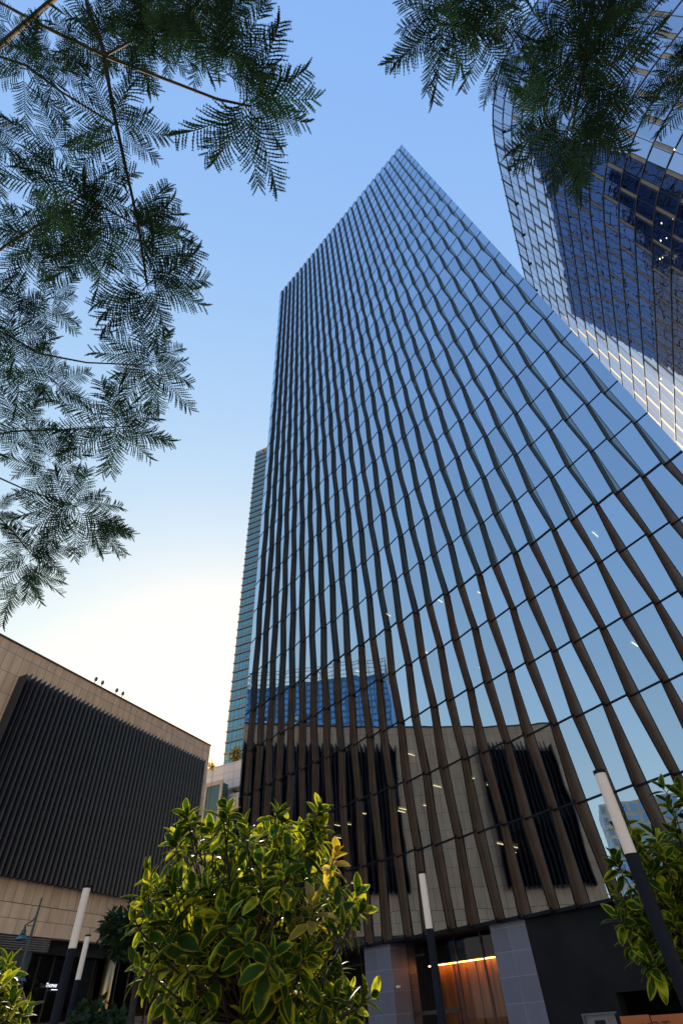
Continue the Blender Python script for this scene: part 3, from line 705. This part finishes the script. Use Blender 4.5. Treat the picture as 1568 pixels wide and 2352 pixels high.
# ------------------------------------------------------------------ lamp posts
def lamp_post(p, ztop, zb_):
    t = thing('light_column', (p[0], p[1], .13), '', 'lamp post', 'round light columns in the plaza')
    P = lambda z: np.array([p[0], p[1], z])
    b = MB(); b.tube([P(.13), P(zb_)], .055, 28); po_ = b.build('pole', m_pole, t, smooth=False)
    b = MB(); b.tube([P(zb_), P(ztop - .03)], .051, 28, cap=False); df_ = b.build('diffuser', m_white_tube, t, smooth=True)
    b = MB(); b.tube([P(ztop - .03), P(ztop)], .0555, 28); b.build('cap', m_pole, df_)
    b = MB(); b.tube([P(zb_ - .01), P(zb_ + .01)], .0565, 28); b.build('collar', m_pole, po_)
    b = MB(); b.tube([P(.13), P(.16)], .11, 24); b.build('base_plate', m_pole, t)
    return t
zt_p, zb_p = 1.6 + 2.68, 1.6 + 1.50
LPS = [((2.27, 5.35), 'tallest-looking light column, on the right in front of the variegated bush'), ((.796, 9.42), 'light column in front of the lobby columns of the glass tower'),
       ((-3.98, 8.64), 'taller of the two light columns in front of the stone building'), ((-5.79, 13.14), 'shorter of the two light columns in front of the stone building')]
zt_p = 1.6 + 1.60; zb_p = 1.6 + .91
l0 = lamp_post(LPS[0][0], zt_p, zb_p)
for i, (p, lab) in enumerate(LPS):
    o = l0 if i == 0 else copy_tree(l0); o.location = (p[0], p[1], .13); o['label'] = lab
# green street lamp with two bell shades
dl = ray(99, 2330); kx = 24.0 / np.hypot(dl[0], dl[1]); q0 = EYE + ray(116, 2050 + 0) * 0
tp = ray(97, 2062); tpp = EYE + tp * (26.0 / np.hypot(tp[0], tp[1])); gx, gy, gz = tpp
gl_ = thing('street_lamp', (gx, gy, .13), 'dark green cast iron street lamp with two teal bell shades at far left', 'street lamp')
b = MB(); b.tube([(gx, gy, .13), (gx, gy, 1.2), (gx, gy, gz - 1), (gx, gy, gz)], [.07, .055, .045, .03], 12); b.build('pole', m_greenpole, gl_)
rt_ = np.array([CAM[0, 0], CAM[1, 0], 0.]); rt_ /= np.linalg.norm(rt_)
SCL = .5
for sgn, zz_ in ((-1, gz - .72), (1, gz - 1.85)):
    r1 = rt_ * sgn; base = np.array([gx, gy, zz_])
    if sgn > 0: r1 = rt_ * .55 - D * .4
    def off(a, z): return base + (r1 * a + ZU * z) * SCL
    arm = [off(.04, .7), off(.07, .3), off(.2, .08), off(.45, -.02), off(.58, -.12)]
    b = MB(); b.tube(arm, [.02, .024, .022, .02, .018], 8); b.tube([off(.05, -.2), off(.3, -.18), off(.52, -.12)], .014, 6); b.build('arm', m_greenpole, gl_)
    h0 = off(.6, 0)
    b = MB(); b.tube([h0 - ZU * .05, h0 - ZU * .17, h0 - ZU * .21, h0 - ZU * .31, h0 - ZU * .33], [.03, .04, .08, .085, .13], 14); lh_ = b.build('lamp_head', m_greenpole, gl_)
    b = MB(); b.tube([h0 - ZU * .33, h0 - ZU * .38, h0 - ZU * .46], [.10, .14, .22], 18, cap=False); b.build('lamp_shade', m_tealshade, lh_)
# payment machine
q = at(1378, 2342, 13.0)
pm = thing('payment_machine', (q[0], q[1], .13), 'grey metal payment machine with small red digits by the dark wall', 'machine')
zt_m = at(1380, 2330, 13.0)[2]
rt2 = u * -1; 
b = MB(); b.box((q[0], q[1], (zt_m + .13) / 2), (u, nh, ZU), (.20, .15, (zt_m - .13) / 2)); b.build('cabinet', m_slat, pm)
b = MB(); b.box((q[0], q[1], zt_m + .012), (u, nh, ZU), (.23, .18, .012)); b.box(np.array([q[0], q[1], zt_m - .3]) + u * .205 - nh * .1, (u, nh, ZU), (.012, .1, .3)); b.build('hood', m_rail, pm)
b = MB(); b.box(np.array([q[0], q[1], zt_m - .14]) - nh * .155 - u * .06, (u, nh, ZU), (.09, .012, .075)); scn_ = b.build('screen', m_black, pm)
b = MB()
for dx in (-.02, .01, .035): b.box(np.array([q[0], q[1], zt_m - .15]) - nh * .17 - u * (.06 + dx), (u, nh, ZU), (.007, .004, .010))
b.build('red_digits', emissive('red_led', (1, .15, .12), 3.0), scn_)
# orange notice boards (seen from behind, their lettering reversed)
m_orange = noisy('orange_board', (.42, .10, .02), (.50, .13, .03), 2, .5)
m_dred = noisy('dark_red_letters', (.10, .012, .01), (.13, .02, .015), 2, .5)
def board(p0x, p0y, p1x, p1y, dist, lab, lines):
    a = at(p0x, p0y, dist); b_ = at(p1x, p1y, dist); r = (b_ - a) * np.array([1, 1, 0]); wd_ = np.linalg.norm(r); r /= wd_
    nb_ = np.cross(r, ZU); h = .8
    t = thing('notice_board', (a[0], a[1], .13), lab, 'sign', 'orange notice boards')
    top = max(a[2], b_[2]); z0 = top - h
    m_ = MB(); m_.box((a + r * wd_ / 2) * np.array([1, 1, 0]) + ZU * (z0 + h / 2), (r, nb_, ZU), (wd_ / 2, .02, h / 2)); bo_ = m_.build('board', m_orange, t)
    m_ = MB()
    for e_ in (.08, wd_ - .08): m_.box(np.array([a[0], a[1], 0]) + r * e_ + ZU * (z0 + .13) / 2 + nb_ * -.0, (r, nb_, ZU), (.02, .02, (z0 - .13) / 2))
    m_.build('leg', m_rail, t)
    for (txt, x_, z_, sz) in lines:
        text_mesh('lettering', txt, sz, m_dred, bo_, np.array([a[0], a[1], 0]) + r * x_ + ZU * (top - z_) + nb_ * .03, r, ZU, .003, mirror=True)
    return t
board(1425, 2347, 1488, 2330, 9.0, 'narrow orange notice board with reversed dark red letters', [('YOR', .42, .15, .12)])
board(1492, 2334, 1640, 2322, 8.6, 'wide orange notice board with reversed dark red writing at lower right', [('TO', .18, .15, .15), ('NAW', 1.02, .27, .16), ('LET', .55, .09, .045)])

# ------------------------------------------------------------------ foliage
def leaf_soup(name, V, nq, mat, parent, UVq, smooth=False):
    """V: (nq*4,3) quad soup"""
    me = bpy.data.meshes.new(name); V = V - wloc(parent)
    me.vertices.add(len(V)); me.vertices.foreach_set('co', V.astype(np.float32).ravel())
    me.loops.add(len(V)); me.loops.foreach_set('vertex_index', np.arange(len(V), dtype=np.int32))
    me.polygons.add(nq); me.polygons.foreach_set('loop_start', np.arange(0, 4 * nq, 4, dtype=np.int32))
    ul = me.uv_layers.new(name='UVMap'); ul.data.foreach_set('uv', UVq.astype(np.float32).ravel())
    mats = mat if isinstance(mat, (list, tuple)) else [mat]
    for m in mats: me.materials.append(m)
    me.update(calc_edges=True); me.validate()
    o = bpy.data.objects.new(name, me); COL.objects.link(o); o.parent = parent; return o
def frond_template(np_=19, nl=6, bend=0., rg=np.random.default_rng(1)):
    """bipinnate leaf, length 1 along +X: rachis, pinnae, small leaflets"""
    Q = []
    def quad(a, b, w0, w1, up):
        d_ = b - a; s = np.cross(d_, up); s /= (np.linalg.norm(s) + 1e-9)
        Q.append([a - s * w0, a + s * w0, b + s * w1, b - s * w1])
    ZZ = np.array([0, 0, 1.]); pos = lambda t: np.array([t, bend * t * t, -.22 * t * t])
    for i in range(6): quad(pos(i / 6), pos((i + 1) / 6), .006, .005, ZZ)
    for i in range(np_):
        t = .16 + .84 * i / (np_ - 1); ln = .30 * (math.sin(min(1, .25 + t) * math.pi * .62 + .35) ** .8) * (1 if t < .85 else 1.15 - t * .4)
        for sg in (1, -1):
            if rg.uniform() < .05: continue
            ang = 1.15 - .5 * t + rg.normal(0, .07); ln_ = ln * rg.uniform(.8, 1.1); d_ = np.array([math.cos(ang), sg * math.sin(ang), -.18]); d_ /= np.linalg.norm(d_)
            a = pos(t); e_ = a + d_ * ln_; m__ = a + d_ * ln_ * .5 + np.array([ln_ * .05, 0, 0])
            quad(a, m__, .006, .010, ZZ); quad(m__, e_, .010, .004, ZZ)
            for j in range(nl):
                tt_ = .1 + .9 * j / (nl - 1); p = (a + (m__ - a) * 2 * tt_) if tt_ < .5 else (m__ + (e_ - m__) * (2 * tt_ - 1)); ll = .024 * (1 - .5 * abs(tt_ - .5)) * rg.uniform(.7, 1.2)
                for s2 in (1, -1):
                    aa = s2 * 1.0; d2 = np.array([d_[0] * math.cos(aa) - d_[1] * math.sin(aa), d_[0] * math.sin(aa) + d_[1] * math.cos(aa), d_[2]])
                    quad(p, p + d2 * ll, .0065, .004, ZZ)
    return np.array(Q)
FTS = [frond_template(bend=b_, rg=np.random.default_rng(i_)) for i_, b_ in enumerate((-.22, -.12, -.04, .03, .12, .2, .28))]
def place(tmpl, org, xdir, up, size):
    x = np.asarray(xdir, float); x /= np.linalg.norm(x); y = np.cross(up, x); y /= np.linalg.norm(y); z = np.cross(x, y)
    return org + size * (tmpl[..., 0:1] * x + tmpl[..., 1:2] * y + tmpl[..., 2:3] * z)
def feather_tree(name, label, clusters, branches, trunk, cat='tree'):
    """clusters: (x, y, dist, radius_px, leaves)"""
    t = thing(name, (trunk[0][0], trunk[0][1], 0), label, cat, 'feathery trees overhead')
    b = MB()
    b.tube(trunk, np.linspace(.20, .10, len(trunk)), 12); b.build('trunk', m_bark, t, smooth=True)
    b = MB()
    for pts, r0, r1 in branches: b.tube(pts, np.linspace(r0 * .62, r1 * .8, len(pts)), 7)
    b.build('branches', m_bark, t, smooth=True)
    VV = []; UU = []
    for (x, y, dist, rad, nl_, an0, an1) in clusters:
        c = at(x, y, dist); rr = ray(x, y); sz = rad / F_ * dist * -(CAMR.T @ rr)[2] * 1.05
        ax = np.cross(rr, np.array([.1, .2, 1.])); ax /= np.linalg.norm(ax); ay = np.cross(ax, rr)
        # leaves lie roughly level, spreading all round the twig tip
        base = (ZU * .75 + (-rr) * .55 * np.sign(-(rr @ ZU)) * -1); 
        lev = ZU * .8 + rr * .6; lev /= np.linalg.norm(lev)
        e1 = np.cross(lev, np.array([.3, 1, .1])); e1 /= np.linalg.norm(e1); e2 = np.cross(lev, e1)
        for i in range(nl_):
            an = an0 + (an1 - an0) * (i + rng.uniform(.1, .9)) / nl_
            # an is an image angle: map to the level plane through the camera axes
            im = CAMR[:, 0] * math.cos(an) + CAMR[:, 1] * math.sin(an); d_ = im - lev * (im @ lev); d_ /= np.linalg.norm(d_)
            d_ = d_ + lev * rng.uniform(-.35, .2); s = sz * rng.uniform(.75, 1.1)
            up = lev + rng.normal(0, .22, 3)
            o_ = c + lev * rng.uniform(-.12, .12) + d_ * sz * rng.uniform(-.12, .08)
            FT = FTS[rng.integers(len(FTS))]; NQ = len(FT); Vq = place(FT, o_, d_, up, s); VV.append(Vq.reshape(-1, 3))
            uv = np.zeros((NQ * 4, 2)); uv[:, 0] = .3; uv[:, 1] = rng.uniform(0, 1); UU.append(uv)
    V = np.concatenate(VV); U_ = np.concatenate(UU)
    leaf_soup('crown', V, len(V) // 4, m_frond, t, U_)
    return t
TAU = 2 * math.pi
CL = []
def cl(x, y, d, r, k, a0=0, a1=TAU): CL.append((x, y, d, r, k, a0, a1))
# outer sprays of the left canopy
cl(563, 234, 4.3, 150, 11, -2.6, 1.2); cl(520, 170, 4.4, 140, 10, -.9, 2.6); cl(470, 90, 4.6, 130, 11, -.8, 3.4); cl(400, 30, 4.8, 120, 10); cl(540, 10, 5.0, 70, 6, 0, 3.1)
cl(262, 285, 4.6, 120, 11); cl(338, 652, 4.4, 128, 13, -3.3, 1.4); cl(319, 520, 4.6, 115, 11, -1.2, 1.5); cl(187, 450, 4.7, 130, 12); cl(220, 560, 4.8, 120, 11)
cl(346, 839, 5.2, 104, 13); cl(266, 981, 5.4, 112, 14); cl(175, 1163, 5.6, 112, 14); cl(235, 1205, 5.7, 70, 9, -2.4, 1.0); cl(110, 1062, 5.6, 86, 10); cl(70, 1270, 5.8, 98, 13); cl(50, 1325, 5.9, 82, 9, -2.6, .4)
cl(128, 880, 5.5, 85, 10); cl(40, 835, 5.4, 100, 11); cl(55, 980, 5.5, 92, 11); cl(-8, 1176, 5.7, 55, 6, -1.2, 1.2); cl(108, 700, 5.2, 85, 10); cl(30, 730, 5.2, 100, 11)
for _ in range(13):
    x = rng.uniform(-40, 300); y = rng.uniform(-30, 640)
    if x > 230 and 250 < y < 420: continue
    if x > 150 and y > 590: continue
    if 60 < x < 250 and 300 < y < 330: continue
    cl(x, y, rng.uniform(4.5, 6.2), rng.uniform(75, 120), 9)
for _ in range(6): cl(rng.uniform(280, 480), rng.uniform(-20, 150), rng.uniform(4.6, 5.8), rng.uniform(80, 110), 8)
def poly(pts): return [at(x, y, d) for x, y, d in pts]
BR = [(poly([(-120, -60, 6.0), (100, 60, 5.2), (240, 128, 4.8), (375, 180, 4.5), (500, 228, 4.3), (575, 244, 4.3)]), .024, .009),
      (poly([(190, -60, 5.2), (205, 30, 5.0), (235, 105, 4.9), (262, 260, 4.7), (290, 390, 4.6), (315, 500, 4.5), (338, 652, 4.4)]), .030, .010),
      (poly([(-60, 110, 6.0), (60, 150, 5.5), (140, 210, 5.2), (262, 285, 4.6)]), .024, .008),
      (poly([(-90, 720, 6.4), (20, 770, 5.7), (90, 812, 5.4), (200, 833, 5.25), (346, 839, 5.2)]), .022, .008),
      (poly([(-90, 1010, 6.4), (40, 990, 5.8), (150, 987, 5.5), (266, 981, 5.4)]), .018, .007),
      (poly([(-90, 1060, 6.5), (0, 1098, 6.0), (60, 1125, 5.8), (175, 1163, 5.6)]), .018, .007),
      (poly([(-90, 1160, 6.5), (0, 1190, 6.0), (30, 1220, 5.9), (70, 1270, 5.8)]), .016, .007),
      (poly([(-90, 640, 6.4), (20, 560, 5.6), (120, 500, 5.0), (187, 450, 4.7), (319, 520, 4.6)]), .026, .008),
      (poly([(240, 128, 4.8), (330, 80, 4.8), (470, 90, 4.6)]), .016, .006)]
tk = [np.array([-6.6, 1.6, 0.]), np.array([-6.4, 1.7, 1.5]), np.array([-6.5, 1.9, 3.2]), np.array([-6.0, 2.1, 4.6])]
tip = tk[-1]
for i in range(8): BR[i][0].insert(0, tip + (BR[i][0][0] - tip) * .02)
feather_tree('feather_leaf_tree', 'large feathery leaved tree filling the upper left, seen from underneath', CL, BR, tk)
CL = []
cl(1010, 55, 4.6, 125, 13); cl(1105, 70, 4.5, 118, 13); cl(1140, 150, 4.6, 65, 6, -2.2, .6); cl(1075, -10, 4.7, 110, 10)
cl(1300, 95, 4.4, 120, 12); cl(1370, 60, 4.5, 118, 12); cl(1330, 180, 4.3, 130, 14); cl(1265, 215, 4.4, 90, 9, 1.8, 4.2); cl(1310, 290, 4.3, 135, 13, -3.6, .4); cl(1340, 250, 4.3, 105, 7, -1.6, 1.0); cl(1312, 330, 4.4, 100, 6, -2.1, -1.0)
cl(1430, 30, 4.7, 90, 9); cl(1590, 190, 4.5, 95, 10, 1.6, 4.6); cl(1600, 110, 4.6, 70, 8, 1.4, 4.4)
BR2 = [(poly([(1375, -160, 4.9), (1362, -20, 4.6), (1350, 80, 4.4), (1335, 180, 4.3), (1312, 300, 4.3)]), .028, .008),
       (poly([(1420, -160, 5.0), (1420, -20, 4.7), (1385, 60, 4.6), (1340, 160, 4.4)]), .016, .007),
       (poly([(1200, -160, 5.0), (1120, -30, 4.8), (1105, 70, 4.5), (1010, 55, 4.6)]), .018, .007),
       (poly([(1700, -100, 5.2), (1640, 60, 4.8), (1595, 170, 4.5)]), .016, .007)]
tk = [np.array([3.6, -4.2, 0.]), np.array([3.5, -4.0, 2.0]), np.array([3.2, -3.4, 4.2]), np.array([2.6, -2.6, 5.6])]
for i in range(4): BR2[i][0].insert(0, tk[-1] + (BR2[i][0][0] - tk[-1]) * .02)
feather_tree('feather_leaf_tree', 'feathery leaved tree hanging over the curved tower at upper right', CL, BR2, tk)

# broad-leaved variegated trees
def leaf_template():
    n_ = 6; rows = []
    for i in range(n_ + 1):
        t = i / n_; w = .29 * math.sin(math.pi * min(1, t * .96 + .02)) ** .75 * (1 - .12 * t); z = -.22 * t * t
        rows.append((t, w, z))
    Q = []; U_ = []
    for i in range(n_):
        (t0, w0, z0), (t1, w1, z1) = rows[i], rows[i + 1]
        e0 = 1.0 if i == 0 else 0; e1 = 1.0 if i == n_ - 1 else 0
        for sg in (1, -1):
            for (f0_, f1_) in ((0, .55), (.55, 1.0)):
                q = [(t0, sg * w0 * f0_, z0 + .18 * w0 * f0_), (t1, sg * w1 * f0_, z1 + .18 * w1 * f0_), (t1, sg * w1 * f1_, z1 + .18 * w1 * f1_), (t0, sg * w0 * f1_, z0 + .18 * w0 * f1_)]
                c0 = .12 + .2 * f0_; c1 = .12 + .2 * f0_; d0_ = .9 if f1_ == 1 else .3
                uq = [max(c0, e0 * .6), max(c1, e1 * .7), d0_, d0_]
                Q.append(q); U_.append(uq)
    return np.array(Q), np.array(U_)
LT, LU = leaf_template(); NLQ = len(LT)
def broad_tree(name, label, tips, leaf, base, trunk_r=.05, mat=None, cat='tree', nleaf=(9, 13), yellow=(), group=None):
    """tips: world points with a shoot direction; leaves whorl round each shoot"""
    t = thing(name, (base[0], base[1], 0), label, cat, group); base = np.array([base[0], base[1], .13])
    c = np.mean([p for p, _ in tips], axis=0); zmin = min(p[2] for p, _ in tips)
    fork = np.array([base[0], base[1], max(.7, zmin + .1)]) + (c - base) * np.array([.3, .3, 0])
    b = MB(); b.tube([base, (base + fork) / 2 + np.array([.03, .02, 0]), fork], [trunk_r, trunk_r * .85, trunk_r * .7], 10); b.build('trunk', m_bark, t, smooth=True)
    b = MB()
    for p, d_ in tips:
        mid_ = fork + (p - fork) * .5 + rng.normal(0, .05, 3) * leaf * 7 + np.array([0, 0, -.10]) ; 
        b.tube([fork, mid_, p - d_ * leaf * .5, p], [trunk_r * .22, trunk_r * .13, .005, .003], 5)
    b.build('branches', m_bark, t, smooth=True)
    for part, mt, sel in (('crown', mat or m_ficus, [i for i in range(len(tips)) if i not in yellow]), ('yellow_leaves', m_ficus2, [i for i in range(len(tips)) if i in yellow])):
        VV = []; UU = []
        for ti in sel:
            p, d_ = tips[ti]
            d_ = d_ / np.linalg.norm(d_); e1 = np.cross(d_, np.array([.31, .2, .93])); e1 /= np.linalg.norm(e1); e2 = np.cross(d_, e1)
            N_ = rng.integers(*nleaf); ph = rng.uniform(0, 6.28)
            for i in range(N_):
                f = i / N_; an = ph + 2.4 * i; el = 1.15 - 1.55 * f + rng.normal(0, .16)
                q = d_ * math.sin(el) + (e1 * math.cos(an) + e2 * math.sin(an)) * math.cos(el)
                s = leaf * rng.uniform(.55, 1.2) * (.75 + .35 * f if f < .5 else 1)
                o_ = p - d_ * leaf * (.75 * f) + q * leaf * .08
                q = q - ZU * .38 * f
                up = d_ * .9 - q * .2 + rng.normal(0, .18, 3)
                VV.append(place(LT, o_, q, up, s).reshape(-1, 3))
                uv = np.zeros((NLQ, 4, 2)); uv[..., 0] = LU; uv[..., 1] = rng.uniform(0, 1); UU.append(uv.reshape(-1, 2))
        if VV:
            V = np.concatenate(VV); U_ = np.concatenate(UU); leaf_soup(part, V, len(V) // 4, mt, t, U_)
    return t
def inpoly(x, y, P):
    r = False; j = len(P) - 1
    for i in range(len(P)):
        if (P[i][1] > y) != (P[j][1] > y) and x < (P[j][0] - P[i][0]) * (y - P[i][1]) / (P[j][1] - P[i][1]) + P[i][0]: r = not r
        j = i
    return r
def make_tips(outline, n_, d0, d1, extra=(), holes=(), lean=.9):
    xs = [p[0] for p in outline]; ys = [p[1] for p in outline]; cx = np.mean(xs); cy = np.mean(ys) + 40; T_ = []
    pts = []
    k = 0
    while len(pts) < n_ and k < 20000:
        k += 1; x = rng.uniform(min(xs), max(xs)); y = rng.uniform(min(ys), max(ys))
        if not inpoly(x, y, outline) or any((x - a) ** 2 + (y - b_) ** 2 < c ** 2 for a, b_, c in holes): continue
        if any((x - a) ** 2 + (y - b_) ** 2 < 17 ** 2 for a, b_, _ in pts): 
            if rng.uniform() < .8: continue
        pts.append((x, y, rng.uniform(d0, d1)))
    pts += list(extra)
    rt = CAMR[:, 0]
    for x, y, d_ in pts:
        p = at(x, y, d_); fx = (x - cx) / 300.0; fy = (cy - y) / 300.0
        dr = ZU * (lean + .5 * fy) + rt * fx * .9 - ray(x, y) * rng.uniform(-.1, .7) + rng.normal(0, .2, 3)
        T_.append((p, dr / np.linalg.norm(dr)))
    return T_
OUT = [(398, 1930), (432, 1885), (505, 1900), (525, 1880), (560, 1915), (640, 1885), (680, 1935), (725, 1915), (738, 1960), (772, 2005), (760, 2050), (822, 2085), (825, 2115), (775, 2150), (790, 2250), (830, 2320), (820, 2400), (400, 2400), (400, 2300), (320, 2235), (350, 2190), (318, 2125), (345, 2050), (390, 2030), (430, 2000), (400, 1965)]
EX = [(520, 1852, 3.9), (515, 1885, 3.9), (636, 1862, 3.8), (655, 1890, 3.8), (733, 1856, 4.0), (722, 1888, 4.0), (735, 1905, 4.0), (428, 1868, 4.2), (340, 2035, 3.6), (650, 2000, 3.2), (600, 1995, 3.4), (522, 1868, 3.9), (640, 1876, 3.8), (733, 1872, 4.0), (430, 1880, 4.2), (404, 1925, 4.2), (345, 2010, 3.7), (330, 2060, 3.6), (312, 2118, 3.6), (318, 2215, 3.5), (350, 2175, 3.6), (765, 1975, 4.1), (820, 2055, 4.0), (828, 2095, 4.0), (560, 1905, 4.0), (690, 1925, 4.0), (735, 1925, 4.0), (600, 2035, 3.4), (520, 2105, 3.3), (625, 2190, 3.2), (720, 2080, 3.4), (655, 1985, 3.6), (480, 2040, 3.6), (560, 2150, 3.3), (700, 2190, 3.4), (800, 2290, 3.7), (420, 2200, 3.5), (850, 2290, 3.8), (770, 1960, 4.1)]
tips = make_tips(OUT, 205, 3.5, 5.0, EX, holes=((455, 1985, 34), (590, 2085, 24), (700, 1985, 26), (690, 2290, 40), (560, 2290, 30), (400, 2250, 34), (790, 2180, 34)))
ye = {205 + 21, 205 + 38, 205 + 30}
c_ = at(590, 2250, 4.3)
broad_tree('variegated_rubber_tree', 'large yellow and green variegated rubber tree in the centre foreground', tips, .13, (c_[0], c_[1]), .05, yellow=ye, group='variegated rubber trees')
OUT2 = [(1470, 1950), (1500, 1935), (1540, 1900), (1590, 1880), (1640, 1900), (1650, 2240), (1560, 2230), (1530, 2190), (1470, 2190), (1430, 2140), (1425, 2080), (1480, 2050), (1455, 2000)]
EX2 = [(1435, 1905, 4.7), (1425, 1885, 4.7), (1460, 1925, 4.7), (1450, 1940, 4.8), (1520, 1810, 4.9), (1535, 1845, 4.9), (1550, 1880, 4.9), (1500, 1915, 4.8), (1412, 2050, 4.8), (1418, 2105, 4.7), (1470, 2195, 4.5), (1495, 2215, 4.5), (1562, 1820, 5.0), (1415, 1985, 4.9), (1408, 1965, 4.9), (1440, 2150, 4.7)]
EX2 = [(a, b, c + 1.5) for a, b, c in EX2]
tips = make_tips(OUT2, 110, 6.0, 7.6, EX2)
c_ = at(1640, 2200, 6.8)
broad_tree('variegated_rubber_tree', 'variegated rubber tree at the right edge behind the nearest light column', tips, .165, (c_[0], c_[1]), .05, group='variegated rubber trees')
OUT3 = [(-60, 2210), (-10, 2200), (22, 2225), (15, 2270), (45, 2290), (65, 2330), (60, 2400), (-60, 2400)]
tips = make_tips(OUT3, 30, 4.6, 5.4, [(18, 2210, 5.0), (30, 2280, 4.9), (55, 2320, 4.9)])
c_ = at(-40, 2340, 5.1)
broad_tree('variegated_rubber_tree', 'small variegated rubber tree peeking in at the lower left corner', tips, .125, (c_[0], c_[1]), .04, group='variegated rubber trees')
OUT4 = [(228, 2140), (250, 2100), (310, 2080), (370, 2100), (410, 2150), (400, 2200), (330, 2190), (270, 2185)]
tips = make_tips(OUT4, 110, 15.0, 17.5); c_ = at(330, 2180, 16.2)
broad_tree('dark_leaved_tree', 'dark small leaved tree in front of the stone building behind the rubber tree', tips, .22, (c_[0], c_[1]), .09, mat=m_dleaf)
OUT5 = [(165, 2345), (190, 2310), (230, 2300), (270, 2320), (290, 2352), (280, 2400), (160, 2400)]
tips = make_tips(OUT5, 60, 13.0, 14.5); c_ = at(225, 2380, 13.8)
broad_tree('dark_leaved_shrub', 'low dark shrub beside the steel column at the bottom left', tips, .20, (c_[0], c_[1]), .05, mat=m_dleaf, cat='shrub')
# planting on the roof terraces in the gap
OUT6 = [(522, 1730), (540, 1718), (552, 1715), (556, 1735), (545, 1742), (524, 1746)]
tips = make_tips(OUT6, 26, 118, 120); 
broad_tree('terrace_shrub', 'sunlit shrubs on the terrace at the foot of the teal tower', tips, .75, (tips[0][0][0], tips[0][0][1]), .06, mat=m_ficus2, cat='shrub', group='terrace shrubs in the gap')
OUT7 = [(478, 1752), (488, 1745), (498, 1752), (496, 1762), (480, 1764)]
tips = make_tips(OUT7, 12, 108, 109)
broad_tree('terrace_shrub', 'small shrub on the pale roof beside the stone building corner', tips, .5, (tips[0][0][0], tips[0][0][1]), .05, mat=m_ficus2, cat='shrub', group='terrace shrubs in the gap')
